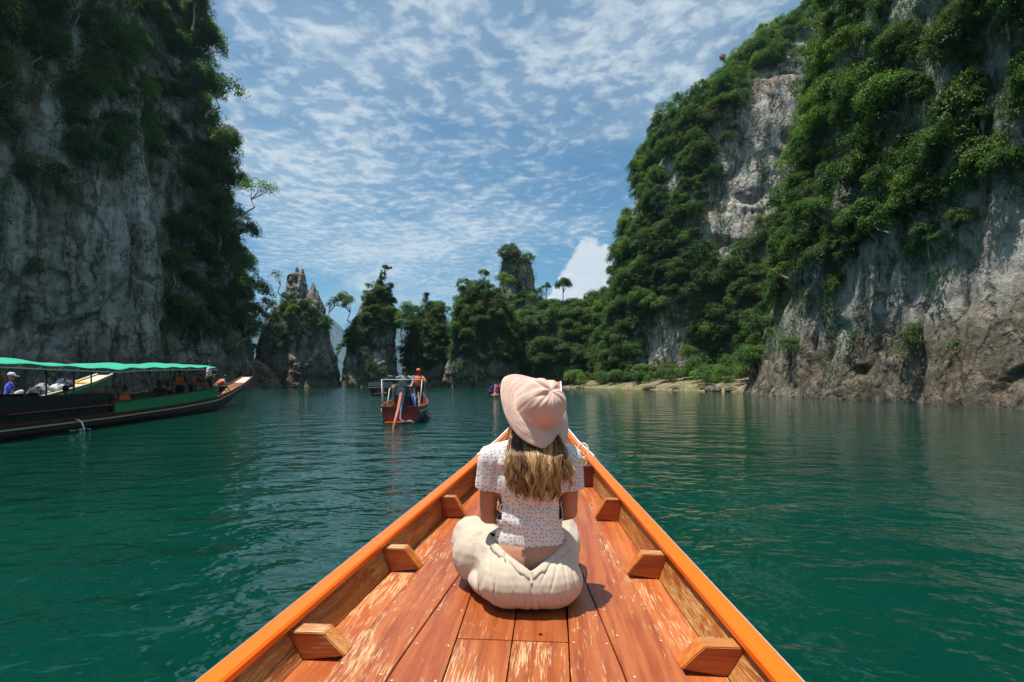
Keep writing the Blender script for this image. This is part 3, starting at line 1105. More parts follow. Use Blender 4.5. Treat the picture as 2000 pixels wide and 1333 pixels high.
for key in PLANT:
    if key in rest:
        canopy(key, rest[key], {
            'A': 'far tree canopy on the cliff behind the canopied boat', 'B': 'mass of small jungle crowns on the tall mountain', 'I': 'mass of small shrubs on the near cliff',
            'G': 'mass of jungle crowns on the low saddle and above the beach', 'F': 'canopy of small trees on the blunt rock tower', 'E2': 'mass of bushes on the broad islet',
            'E1': 'mass of bushes on the small islet', 'P2': 'bushes on the slender pinnacle', 'P1': 'bushes on the two spired pinnacle'}[key])

# ---- trees that stand out one by one against the sky
def lone_tree(x, y0, y1, D, wpx, label, seed, n_cl=8, per=120, lean=0.1, rz=0.0, lk='leaf', pale=False, flat=0.16, low=0.62, leaf_m=0.34):
    """tree rooted at pixel (x, y0), its top at row y1, crown about wpx wide, D metres away"""
    base = px(x, y0, D)
    hgt = (y0 - y1) / 1000 * D
    wid = wpx / 1000 * D / hgt
    V, t, C = crown_data(seed, n_cl, per, leaf_m / hgt, wid * 0.40, flat, (low + 1) / 2, lean, (0.10 * wid + 0.02, 0.2 * wid + 0.03), 0.5)
    me = mesh('crown', V, np.arange(len(V)).reshape(-1, 4), False, M[lk])
    fattr(me, 'tint', t)
    root = empty('tree', tuple(base), rz)
    root.scale = (hgt, hgt, hgt)
    tag(root, label, 'tree')
    link('trunk', trunk_mesh('trunk', C, lean, (low + 1) / 2, seed, M['bark_pale' if pale else 'bark'], 0.16 / hgt), root)
    link('crown', me, root)


lone_tree(1099, 596, 543, 132, 38, 'umbrella shaped tree standing alone on the saddle skyline', 901, 20, 110, 0.02, 0, 'leaf', False, 0.22, 0.48)
lone_tree(1066, 592, 549, 134, 17, 'small round topped tree left of the umbrella shaped skyline tree', 902, 9, 110, 0.02, 0, 'leaf', False, 0.24, 0.45)
lone_tree(1141, 606, 577, 132, 9, 'thin sapling on the saddle skyline below the white cloud', 903, 5, 60, 0.02)
lone_tree(944, 566, 524, 127, 26, 'sparse tree sticking up from the top of the broad islet', 904, 7, 70, 0.05, 0.4, 'leaf', False, 0.20, 0.5)
lone_tree(985, 606, 532, 152, 44, 'yellow green tree beside the pale foot of rock tower', 905, 16, 110, 0.05, -1.5, 'leaf_bright', False, 0.22, 0.55)
lone_tree(629, 640, 574, 126, 30, 'thin leaning tree on the right edge of the double spired pinnacle', 906, 9, 70, 0.35, 0.1, 'leaf', True, 0.26, 0.45)
lone_tree(648, 716, 664, 126, 22, 'small tree low on the right edge of the double spired pinnacle', 907, 7, 70, 0.35, 0.1, 'leaf', True, 0.2, 0.4)
lone_tree(563, 586, 524, 126, 34, 'bare pale tree leaning left of the taller rock spire', 908, 8, 26, -0.45, 0.0, 'leaf', True, 0.20, 0.6)
lone_tree(512, 640, 560, 118, 44, 'straggly tree filling the gap between cliff and double spire', 909, 12, 60, 0.15, 0.3, 'leaf', True, 0.36, 0.3)
lone_tree(745, 545, 518, 129, 26, 'windswept shrub on the very tip of the slender pinnacle', 910, 7, 90, 0.35, 0.0, 'leaf', False, 0.16, 0.5)
lone_tree(700, 640, 570, 126, 44, 'leafy tree leaning out left of the slender pinnacle', 911, 12, 180, -0.42, 0.0, 'leaf_bright', False, 0.26, 0.4)
lone_tree(770, 690, 580, 126, 50, 'tall tree draped down the right side of slender pinnacle', 912, 20, 180, 0.20, 0.0, 'leaf_bright', False, 0.40, 0.2)
lone_tree(1424, 140, 104, 118, 26, 'tiny twisted tree on the skyline of the tall mountain', 913, 5, 40, -0.2, 0.0, 'leaf_rust', False, 0.16, 0.5)
lone_tree(832, 600, 572, 131, 20, 'dark shrub on the peak of the small islet', 914, 7, 70, 0.05)
lone_tree(470, 420, 352, 97, 80, 'long branch with leaves reaching out from the left cliff over the lake', 915, 12, 60, 0.55, 0.0, 'leaf_bright', True, 0.14, 0.5)

# ================================================================== far air
mh, N = new_mat('far_haze')
vol = N.n('ShaderNodeVolumePrincipled', {'Color': (0.50, 0.75, 1.0, 1), 'Density': 0.000095, 'Anisotropy': 0.2})
N.n('ShaderNodeOutputMaterial', {'Volume': vol.outputs[0]})
hb = MB().box(-5000, 5000, -300, 7600, -12.0, 800.0)
haze = hb.build('haze', mh)
tag(haze, 'thin bluish air over the lake', None, None, 'stuff')
# ================================================================== the boat we sit in
def wood(name, base, deep, worn, wear=0.5, axis='y', gloss=0.38, freq=1.0):
    """varnished plank: grain along the plank, varnish rubbed off in streaky patches"""
    m, N = new_mat(name)
    co = N.n('ShaderNodeTexCoord').outputs['Object']
    oi = N.n('ShaderNodeObjectInfo').outputs['Random']
    sh = N.n('ShaderNodeVectorMath', {0: co, 1: N.comb(N.m('MULTIPLY', oi, 13.0), N.m('MULTIPLY', oi, 37.0), N.m('MULTIPLY', oi, 7.0))}, operation='ADD').outputs[0]
    k = {'y': (30, 1.5, 30), 'x': (1.5, 30, 30)}[axis]
    wob = N.noise(sh, 2.5, 2.0, 0.5, out='Color')
    shw = N.n('ShaderNodeVectorMath', {0: sh, 1: N.n('ShaderNodeVectorMath', {0: wob, 3: 0.035}, operation='SCALE').outputs[0]}, operation='ADD').outputs[0]
    g1 = N.noise(N.mapping(shw, tuple(a * freq for a in k)), 1.0, 4.0, 0.6)
    g2 = N.noise(N.mapping(shw, tuple(a * freq * 6.5 for a in k)), 1.0, 4.0, 0.65)
    pat = N.noise(N.mapping(sh, (3.2, 1.3, 3.2) if axis == 'y' else (1.3, 3.2, 3.2)), 1.0, 5.0, 0.62)
    c = N.mix(N.step(g1, 0.35, 0.68), base, deep)
    c = N.mix(N.m('MULTIPLY', N.step(g2, 0.52, 0.68), 0.45), c, deep)
    c = N.mix(N.m('MULTIPLY', N.step(oi, 0.0, 1.0), 0.25), c, deep)
    thr = N.m('SUBTRACT', 1.165, N.m('ADD', N.m('MULTIPLY', pat, 0.95), N.m('MULTIPLY', wear, 0.2)))
    wr = N.step(N.m('SUBTRACT', g2, thr), 0.0, 0.12)
    wr = N.m('MULTIPLY', wr, 0.78)
    c = N.mix(wr, c, N.mix(g1, worn, tuple(a * 0.72 for a in worn)))
    spots = N.step(N.noise(sh, 42.0, 2.0, 0.5), 0.70, 0.76)
    c = N.mix(N.m('MULTIPLY', spots, 0.35), c, tuple(a * 0.35 for a in deep))
    rough = N.m('ADD', gloss, N.m('MULTIPLY', wr, 0.35))
    nr = bump(N, N.m('ADD', g2, N.m('MULTIPLY', wr, -0.4)), 0.25, 0.0015)
    finish(N, principled(N, c, rough, 0.45, nr))
    return m


def paint(name, base, dirt=0.12, rough=0.35):
    m, N = new_mat(name)
    co = N.n('ShaderNodeTexCoord').outputs['Object']
    n1 = N.noise(co, 6.0, 5.0, 0.65)
    n2 = N.noise(co, 60.0, 3.0, 0.6)
    c = N.mix(N.m('MULTIPLY', N.step(n1, 0.45, 0.75), dirt), base, tuple(a * 0.45 for a in base))
    c = N.mix(N.m('MULTIPLY', N.step(n2, 0.68, 0.76), 0.35), c, tuple(min(1, a * 1.1 + 0.12) for a in base))
    n3 = N.noise(N.mapping(co, (26, 5, 26)), 1.0, 5.0, 0.7)
    chip = N.m('MULTIPLY', N.step(N.m('ADD', n3, N.m('MULTIPLY', n1, 0.35)), 0.86, 0.92), 0.7)
    c = N.mix(chip, c, (0.42, 0.30, 0.20))
    finish(N, principled(N, c, N.m('ADD', rough, N.m('MULTIPLY', n1, 0.15)), 0.5, bump(N, n1, 0.12, 0.004)))
    return m


M['deck'] = wood('varnished_deck', (0.41, 0.115, 0.032), (0.25, 0.052, 0.015), (0.66, 0.44, 0.23), 0.58)
M['shelf'] = wood('varnished_shelf', (0.52, 0.16, 0.042), (0.34, 0.075, 0.02), (0.72, 0.48, 0.26), 0.58)
M['strake'] = wood('worn_strake', (0.46, 0.165, 0.036), (0.24, 0.062, 0.016), (0.60, 0.37, 0.13), 0.95)
M['rib'] = wood('rib_wood', (0.40, 0.095, 0.022), (0.25, 0.045, 0.012), (0.55, 0.35, 0.17), 0.05, axis='x')
M['rib_top'] = wood('rib_end_grain', (0.46, 0.19, 0.055), (0.30, 0.095, 0.025), (0.66, 0.45, 0.23), 0.75, axis='x')
M['rib_end'] = wood('rib_end_orange', (0.60, 0.20, 0.035), (0.42, 0.11, 0.02), (0.66, 0.42, 0.18), 0.3, axis='x')
M['beam'] = wood('dark_beam', (0.19, 0.030, 0.016), (0.10, 0.016, 0.011), (0.36, 0.14, 0.10), 0.25, axis='x')
M['orange'] = paint('orange_rail_paint', (0.86, 0.145, 0.004), 0.10, 0.30)
M['white_rim'] = paint('white_rim_paint', (0.74, 0.73, 0.70), 0.25, 0.4)
M['hull_paint'] = paint('hull_paint', (0.30, 0.07, 0.02), 0.3, 0.4)
M['dark_gap'] = plain('bilge_dark', (0.012, 0.009, 0.007), 0.9, 0.1)
M['plug'] = plain('pale_wood_plug', (0.62, 0.42, 0.24), 0.6)
M['rope'] = plain('cream_rope', (0.66, 0.58, 0.46), 0.9, 0.1, 0.2, 60.0, 0.4)

SL = 0.0717
boat = empty('longtail_boat', (-0.12, 0, 0), -math.atan(SL))
tag(boat, 'varnished wooden longtail boat bow with orange rails, seated woman aboard', 'boat')
ZD = H - 0.85                    # deck level
SB = -2.6                        # how far the boat goes on behind the lens


def cub(xs, pts):
    a = np.array(pts, float)
    y = np.interp(xs, a[:, 0], a[:, 1])
    return y


def gw(s):   # half width at the outer edge of the rail
    return float(cub(s, [(-4, .80), (-1.5, .86), (0, .835), (1.276, .7625), (2.7, .655), (4.17, .540), (4.5, .508), (5.2, .41), (6.0, .305), (6.6, .285), (7.25, .28)]))


def gz(s):   # top of the rail
    return float(H - cub(s, [(-4, .76), (0, .765), (1.276, .749), (2.7, .708), (4.17, .663), (4.5, .640), (5.2, .592), (6.0, .50), (6.4, .40), (6.8, .22), (7.25, -.015)]))


def ww(s):   # half width where the side meets the floor
    return float(cub(s, [(-4, .70), (-1, .735), (0, .72), (1.5, .645), (3.15, .552), (4.17, .490), (5.2, .36), (6.0, .265), (7.25, .25)]))


def dz(s):   # floor level follows the sheer near the bow
    return float(ZD + cub(s, [(-4, 0), (4.25, 0), (5.0, .05), (6.0, .24), (6.4, .36), (6.8, .56), (7.25, .83)]))


def strip(name, mat, f, s0, s1, n=40, smooth=True, bevel=0.0):
    """sweep a closed cross section f(s) -> [(x, z), ...] along the boat"""
    ss = np.linspace(s0, s1, n)
    b = MB()
    rings = [[(x, s, z) for x, z in f(s)] for s in ss]
    k = len(rings[0])
    vs = [p for r in rings for p in r]
    fs = []
    for i in range(n - 1):
        for j in range(k):
            j2 = (j + 1) % k
            fs.append((i * k + j, i * k + j2, (i + 1) * k + j2, (i + 1) * k + j))
    fs.append(tuple(range(k))[::-1])
    fs.append(tuple((n - 1) * k + j for j in range(k)))
    b.add(vs, fs)
    return b.build(name, mat, boat, False, bevel)


for sd_ in (-1, 1):
    def rail(s, e=sd_):
        g, z = gw(s), gz(s)
        wd, th = 0.066, 0.024
        r = 0.007
        sec = [(g - wd + r, z), (g - r, z), (g, z - r), (g, z - th), (g - wd, z - th), (g - wd, z - r)]
        return [(e * a, b) for a, b in sec]

    def rim(s, e=sd_):
        g, z = gw(s), gz(s)
        sec = [(g + 0.001, z - 0.004), (g + 0.0045, z - 0.006), (g + 0.0045, z - 0.050), (g + 0.001, z - 0.050)]
        return [(e * a, b) for a, b in sec]

    def bowrail(s, e=sd_):
        g, z = gw(s), gz(s) - 0.012
        sec = [(g - 0.030, z), (g, z), (g, z - 0.03), (g - 0.030, z - 0.03)]
        return [(e * a, b) for a, b in sec]

    def bowrim(s, e=sd_):
        g, z = gw(s), gz(s) - 0.010
        sec = [(g + 0.001, z + 0.004), (g + 0.016, z + 0.004), (g + 0.016, z - 0.05), (g + 0.001, z - 0.05)]
        return [(e * a, b) for a, b in sec]

    def side(s, e=sd_):
        g, z, w, d = gw(s), gz(s) - 0.031, ww(s), dz(s) - 0.014
        return [(e * a, b) for a, b in [(g - 0.045, z), (g - 0.003, z), (w + 0.05, d), (w, d)]]

    def shelf(s, e=sd_):
        d = dz(s) - 0.014
        w = ww(s) - 0.003
        i = max(edge(s) - 0.03, 0.01)
        return [(e * a, b) for a, b in [(i, d), (w, d), (w, d - 0.02), (i, d - 0.02)]]

    def edge(s):
        return float(cub(s, [(-4, .56), (-1, .575), (0, .57), (1.45, .520), (2.2, .475), (3.15, .415), (4.1, .372), (4.3, .365)]))

    strip('gunwale', M['orange'], rail, SB, 4.52, 44)
    strip('rim', M['white_rim'], rim, SB, 4.52, 44)
    strip('bow_rail', M['orange'], bowrail, 4.523, 7.25, 34)
    strip('bow_rim', M['white_rim'], bowrim, 4.523, 7.25, 34)
    strip('strake', M['strake'], side, SB, 7.25, 70)
    strip('side_plank', M['shelf'], shelf, SB, 4.22, 44)

    # deck boards: centre pair with hatch, tapered board, outer board
    def rel(a, b, s0, s1, name='deck_plank', th=0.016, lift=0.0, e=sd_, n=24, zf=None):
        def f(s):
            x0, x1 = a(s) + 0.0022, b(s) - 0.0022
            z = dz(s) + lift
            return [(e * x0, z - th), (e * x0, z), (e * x1, z), (e * x1, z - th)]
        return strip(name, M['deck'], f, s0, s1, n, False, 0.0012)
    cen = lambda s: 0.0
    c1 = lambda s: float(cub(s, [(-4, .165), (1.45, .181), (2.0, .190), (4.2, .200)]))
    c2 = lambda s: max(c1(s) + 0.006, float(cub(s, [(-4, .42), (0, .40), (1.45, .343), (2.1, .285), (3.0, .205), (4.3, .18)])))
    rel(cen, c1, SB, 1.684)
    if sd_ < 0:
        rel(cen, c1, 1.690, 2.55, 'hatch_board', lift=-0.001)
    rel(cen, c1, 2.556, 4.2)
    rel(c1, c2, SB, 2.98, lift=0.001)
    rel(c2, edge, SB, 4.2, lift=0.003)
    # foredeck boards climbing to the prow
    for a0, a1 in ((0.0, 0.5), (0.5, 1.0)):
        rel(lambda s, q=a0: q * (ww(s) - 0.004), lambda s, q=a1: q * (ww(s) - 0.004), 4.36, 7.22, 'foredeck_plank', 0.016, n=30)

    # ribs stand between floor and rail
    for s in (-1.55, -0.72, 0.08, 0.84, 1.545, 2.285, 3.205):
        th = 0.062
        g, z, w, d, ed = gw(s), gz(s) - 0.0315, ww(s) - 0.0015, dz(s) - 0.0137, edge(s)
        P = []
        for yy in (s - 0.0, s + th):
            gg, w2, e2 = gw(yy), ww(yy) - 0.0015, edge(yy)
            P += [(sd_ * (e2 - 0.008), yy, d + 0.018), (sd_ * w2, yy, d), (sd_ * (gg - 0.048), yy, z - 0.004), (sd_ * (e2 + 0.062), yy, z - 0.004)]
        b = MB()
        b.hexa([P[0], P[1], P[5], P[4], P[3], P[2], P[6], P[7]])
        o = b.build('rib', M['rib'], boat, False, 0.003)
        me = o.data
        me.materials.append(M['rib_top'])
        me.materials.append(M['rib_end'])
        for p in me.polygons:
            if p.normal.z > 0.8:
                p.material_index = 1
            elif p.normal.x * sd_ < -0.45:
                p.material_index = 2

# hatch board with a finger hole (right of the centre line)
hx, hy, hr = 0.093, 1.735, 0.0075
x0, x1, y0, y1 = 0.0022, 0.183, 1.690, 2.55
b = MB()
nn = 24
zt, zb = ZD - 0.001, ZD - 0.017
ang = sorted([2 * math.pi * k / nn + 0.013 for k in range(nn)] + [math.atan2(cy_ - hy, cx_ - hx) % (2 * math.pi) for cx_, cy_ in ((x0, y0), (x1, y0), (x1, y1), (x0, y1))])
nn = len(ang)
out, inn = [], []
for a in ang:
    dx, dy = math.cos(a), math.sin(a)
    t = min(((x1 if dx > 0 else x0) - hx) / dx if abs(dx) > 1e-6 else 1e9, ((y1 if dy > 0 else y0) - hy) / dy if abs(dy) > 1e-6 else 1e9)
    out.append((hx + dx * t, hy + dy * t))
    inn.append((hx + dx * hr, hy + dy * hr * 1.1))
vs = [(x, y, zt) for x, y in out] + [(x, y, zt) for x, y in inn] + [(x, y, zb) for x, y in inn] + [(x, y, zb) for x, y in out]
fs = []
for k in range(nn):
    k2 = (k + 1) % nn
    fs += [(k, k2, nn + k2, nn + k), (nn + k, nn + k2, 2 * nn + k2, 2 * nn + k), (3 * nn + k2, 3 * nn + k, k, k2)[::-1]]
b.add(vs, fs)
b.build('hatch_board', M['deck'], boat)

# cross beam under the foredeck, dark bilge sheet, bow end board, hull skin
bm_ = MB()
w0 = ww(4.25) + 0.02
bm_.box(-w0, w0, 4.23, 4.31, ZD - 0.01, gz(4.25) - 0.034)
bm_.build('cross_beam', M['beam'], boat, False, 0.004)
strip('bilge', M['dark_gap'], lambda s: [(-ww(s) + 0.004, dz(s) - 0.05), (ww(s) - 0.004, dz(s) - 0.05), (ww(s) - 0.004, dz(s) - 0.06), (-ww(s) + 0.004, dz(s) - 0.06)], SB, 7.2, 40)
b = MB()
b.box(-0.262, 0.262, 7.222, 7.262, gz(7.25) - 0.56, gz(7.25) - 0.02)
b.build('prow_board', M['white_rim'], boat, False, 0.006)


def hull(s):
    g, z = gw(s) - 0.001, gz(s) - 0.032
    kz = float(cub(s, [(-4, -.16), (3, -.16), (4.5, -.10), (5.5, .10), (6.3, .45), (7.25, .80)]))
    mz = z * 0.45 + kz * 0.55
    R_ = [(g, z), (g * 0.95, mz + 0.10), (g * 0.80, kz + 0.07), (g * 0.45, kz), (-g * 0.45, kz), (-g * 0.80, kz + 0.07), (-g * 0.95, mz + 0.10), (-g, z)]
    I_ = [(-g + 0.012, z), (-g * 0.80 + 0.012, kz + 0.085), (g * 0.80 - 0.012, kz + 0.085), (g - 0.012, z)]
    return R_ + I_


strip('hull', M['hull_paint'], hull, SB, 7.24, 50)

# pale plugs over the plank fastenings, little discs in rows
rr = random.Random(5)
for s in np.arange(0.95, 4.1, 0.235):
    b = MB()
    for xx in (-0.155, -0.03, 0.03, 0.155):
        if 1.62 < s < 2.6:
            continue
        b.add([(xx + 0.0042 * math.cos(a), s + rr.uniform(-.004, .004) * 0 + 0.0048 * math.sin(a), ZD + 0.0014) for a in [k * math.pi / 4 for k in range(8)]], [tuple(range(8))])
    for e in (-1, 1):
        for q in (0.12, 0.88):
            lo, hi = float(c1(s)), float(c2(s))
            if hi - lo > 0.05:
                xx = e * (lo + (hi - lo) * q)
                yy = s + rr.uniform(-0.03, 0.03)
                b.add([(xx + 0.0042 * math.cos(a), yy + 0.0048 * math.sin(a), ZD + 0.0024) for a in [k * math.pi / 4 for k in range(8)]], [tuple(range(8))])
            lo, hi = float(c2(s)), float(edge(s))
            if hi - lo > 0.05:
                xx = e * (lo + (hi - lo) * q)
                yy = s + rr.uniform(-0.03, 0.03) + 0.06
                b.add([(xx + 0.0042 * math.cos(a), yy + 0.0048 * math.sin(a), ZD + 0.0044) for a in [k * math.pi / 4 for k in range(8)]], [tuple(range(8))])
    o = b.build('wood_plugs', M['plug'], boat)
    o['kind'] = 'stuff'

# mooring rope looped over the rail by the bow
pts = []
for k in range(26):
    t = k / 25
    a = -0.5 + t * 4.3
    pts.append((0.405 + 0.062 * math.cos(a) + 0.05 * t, 4.62 + 0.05 * math.sin(a * 0.7), gz(4.6) - 0.02 + 0.075 * math.sin(a) + 0.02))
pts = [(0.30, 4.75, dz(4.7) + 0.02), (0.36, 4.68, gz(4.6) - 0.06)] + pts + [(0.46, 4.55, gz(4.5) - 0.05), (0.40, 4.6, dz(4.6) + 0.015), (0.1, 4.9, dz(4.9) + 0.015)]
b = MB()
b.tube(pts, 0.0085, 7)
rp = b.build('mooring_rope', M['rope'], None, True)
rp.location = boat.location
rp.rotation_euler = boat.rotation_euler
tag(rp, 'cream mooring rope looped over the boat bow beside her shoulder', 'rope')
# ================================================================== people: shared helpers
def cap(b, p0, r0, p1, r1, seg=12):
    """tapered limb segment with round ends"""
    p0, p1 = Vector(p0), Vector(p1)
    d = (p1 - p0)
    L = max(d.length, 1e-5)
    d = d / L
    pts, rad = [], []
    for k in range(5):
        a = math.pi / 2 * (1 - k / 4)
        pts.append(p0 - d * r0 * math.sin(a))
        rad.append(max(r0 * math.cos(a), r0 * 0.02))
    for k in range(5):
        a = math.pi / 2 * k / 4
        pts.append(p1 + d * r1 * math.sin(a))
        rad.append(max(r1 * math.cos(a), r1 * 0.02))
    b.tube(pts, rad, seg)


def ell(b, c, r, R=None, seg=18, rings=12):
    t = MB()
    t.ball((0, 0, 0), 1.0, seg, rings)
    R = R or Matrix.Identity(3)
    b.add([Vector(c) + R @ Vector((v[0] * r[0], v[1] * r[1], v[2] * r[2])) for v in t.v], t.f)


def fuse(name, b, mat, parent, voxel, smooth=6, fac=0.5):
    """one continuous skin over everything collected in b"""
    me = bpy.data.meshes.new(name)
    me.from_pydata(b.v, [], b.f)
    bm = bmesh.new()
    bm.from_mesh(me)
    bmesh.ops.recalc_face_normals(bm, faces=bm.faces)
    bm.to_mesh(me)
    bm.free()
    o = link(name, me, parent)
    rm = o.modifiers.new('r', 'REMESH')
    rm.mode = 'VOXEL'
    rm.voxel_size = voxel
    sm = o.modifiers.new('s', 'SMOOTH')
    sm.factor = fac
    sm.iterations = smooth
    bake(o)
    o.data.name = name
    o.data.materials.clear()
    o.data.materials.append(mat)
    o.data.polygons.foreach_set('use_smooth', np.ones(len(o.data.polygons), dtype=bool))
    return o


def slice_off(o, co, no, cond=None):
    """cut away what lies on the side no points to (only faces meeting cond)"""
    bm = bmesh.new()
    bm.from_mesh(o.data)
    fs = [f for f in bm.faces if cond is None or cond(f.calc_center_median())]
    geom = set(fs)
    for f in fs:
        geom.update(f.edges)
        geom.update(f.verts)
    bmesh.ops.bisect_plane(bm, geom=list(geom), plane_co=Vector(co), plane_no=Vector(no), clear_outer=True)
    bm.to_mesh(o.data)
    bm.free()
    o.data.polygons.foreach_set('use_smooth', np.ones(len(o.data.polygons), dtype=bool))


def warp(o, fn):
    me = o.data
    n = len(me.vertices)
    co = np.empty(n * 3)
    me.vertices.foreach_get('co', co)
    no = np.empty(n * 3)
    me.vertices.foreach_get('normal', no)
    co = fn(co.reshape(-1, 3), no.reshape(-1, 3))
    me.vertices.foreach_set('co', co.ravel())
    me.update()


def cloth(name, c, rough=0.85, weave=900.0, var=0.06, dots=None, trans=0.0):
    m, N = new_mat(name)
    co = N.n('ShaderNodeTexCoord').outputs['Object']
    n1 = N.noise(co, 14.0, 4.0, 0.6)
    n2 = N.noise(co, weave, 1.0, 0.5)
    k = N.step(n1, 0.3, 0.7, 1 - var, 1 + var)
    cl = N.n('ShaderNodeVectorMath', {0: tuple(c), 3: k}, operation='SCALE').outputs[0]
    if dots:
        cx_, cy_, cz_ = N.sep(co)
        uv = N.comb(N.m('ADD', cx_, N.m('MULTIPLY', cy_, 0.45)), N.m('ADD', cz_, N.m('MULTIPLY', cy_, 0.30)), 0.0)
        v = N.n('ShaderNodeTexVoronoi', {'Scale': dots[0], 'Randomness': 0.62}, feature='F1', voronoi_dimensions='2D')
        N.L.new(uv, v.inputs['Vector'])
        d = N.step(v.outputs['Distance'], 0.25, 0.19)
        cl = N.mix(N.m('MULTIPLY', d, 0.8), cl, dots[1])
    nr = bump(N, N.m('ADD', N.m('MULTIPLY', n2, 0.5), n1), 0.25, 0.004)
    finish(N, principled(N, cl, rough, 0.15, nr, **{'Sheen Weight': 0.25}))
    return m


def skin_mat(name, c):
    m, N = new_mat(name)
    co = N.n('ShaderNodeTexCoord').outputs['Object']
    n1 = N.noise(co, 9.0, 4.0, 0.6)
    cl = N.mix(N.step(n1, 0.35, 0.7), c, (c[0] * 0.88, c[1] * 0.78, c[2] * 0.74))
    finish(N, principled(N, cl, 0.5, 0.4, bump(N, N.noise(co, 160.0, 2.0, 0.5), 0.1, 0.001), **{'Subsurface Weight': 0.12, 'Subsurface Radius': (0.01, 0.004, 0.002), 'Subsurface Scale': 1.0}))
    return m


M['skin'] = skin_mat('tanned_skin', (0.50, 0.245, 0.145))
M['blouse'] = cloth('white_dotted_cotton', (0.73, 0.69, 0.665), 0.85, 900, 0.04, (66.0, (0.30, 0.22, 0.15)))
M['trouser'] = cloth('cream_cotton', (0.54, 0.45, 0.345), 0.85, 700, 0.05)
M['hat'] = cloth('blush_linen', (0.66, 0.455, 0.365), 0.9, 500, 0.08)
M['button'] = plain('horn_button', (0.5, 0.4, 0.3), 0.4)

m, N = new_mat('honey_hair')
tn = N.n('ShaderNodeAttribute', attribute_name='tint').outputs['Fac']
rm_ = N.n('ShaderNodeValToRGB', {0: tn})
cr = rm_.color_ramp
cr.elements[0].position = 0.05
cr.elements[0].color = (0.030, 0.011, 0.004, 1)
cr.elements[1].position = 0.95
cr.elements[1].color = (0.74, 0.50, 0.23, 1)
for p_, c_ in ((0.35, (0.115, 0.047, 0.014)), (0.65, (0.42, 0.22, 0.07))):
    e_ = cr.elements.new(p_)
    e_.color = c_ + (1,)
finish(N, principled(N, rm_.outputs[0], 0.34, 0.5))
M['hair'] = m

# ================================================================== the seated woman
woman = empty('person', (0.07, 2.02, ZD + 0.0045))
tag(woman, 'woman in blush bucket hat and cream trousers sitting cross-legged on the deck', 'person')

up_ = Vector((0.42, -0.66, 0.55)).normalized()
fw_ = Vector((-0.70, 0.60, 0.30))
fw_ = (fw_ - up_ * fw_.dot(up_)).normalized()
rt_ = fw_.cross(up_).normalized()
HR = Matrix((rt_, fw_, up_)).transposed()          # head frame: x right, y face, z crown
hat_c = Vector((0.030, -0.030, 0.750))
head_c = hat_c - up_ * 0.038

# ---- body: one skin from head to feet
b = MB()
ell(b, (0, -0.008, 0.24), (0.127, 0.093, 0.10))
ell(b, (0, -0.022, 0.155), (0.150, 0.110, 0.12))
ell(b, (0, -0.005, 0.30), (0.112, 0.080, 0.16))
ell(b, (0, -0.010, 0.46), (0.135, 0.085, 0.15))
ell(b, (0, -0.02, 0.12), (0.165, 0.115, 0.11))
cap(b, (0, -0.012, 0.572), 0.048, (0.138, -0.012, 0.548), 0.046)
cap(b, (0, -0.012, 0.572), 0.048, (-0.138, -0.012, 0.548), 0.046)
cap(b, (0, -0.005, 0.56), 0.062, (0.008, 0.004, 0.66), 0.046)
ell(b, head_c, (0.070, 0.088, 0.105), HR)
cap(b, head_c + HR @ Vector((0, 0.028, -0.055)), 0.050, head_c + HR @ Vector((0, 0.060, -0.082)), 0.026)      # jaw and chin
cap(b, head_c + HR @ Vector((0, 0.080, 0.012)), 0.012, head_c + HR @ Vector((0, 0.104, -0.018)), 0.013)       # nose
cap(b, head_c + HR @ Vector((-0.032, 0.078, 0.022)), 0.012, head_c + HR @ Vector((0.032, 0.078, 0.022)), 0.012)  # brow
cap(b, head_c + HR @ Vector((-0.018, 0.084, -0.050)), 0.009, head_c + HR @ Vector((0.018, 0.084, -0.050)), 0.009)  # lips
for e in (-1, 1):
    ell(b, head_c + HR @ Vector((e * 0.042, 0.062, -0.012)), (0.026, 0.022, 0.024), HR)     # cheeks
    ell(b, head_c + HR @ Vector((e * 0.073, -0.004, -0.008)), (0.010, 0.018, 0.030), HR)    # ears
for e in (-1, 1):
    ell(b, (e * 0.088, 0.015, 0.195), (0.062, 0.075, 0.075))
# legs
for e, kn, an, toe in ((-1, (-0.238, 0.245, 0.135), (0.04, 0.335, 0.052), (0.17, 0.36, 0.032)), (1, (0.150, 0.310, 0.125), (-0.07, 0.43, 0.055), (-0.20, 0.42, 0.034))):
    cap(b, (e * 0.085, 0.0, 0.10), 0.088, kn, 0.060)
    cap(b, kn, 0.058, an, 0.036)
    cap(b, an, 0.036, toe, 0.026)
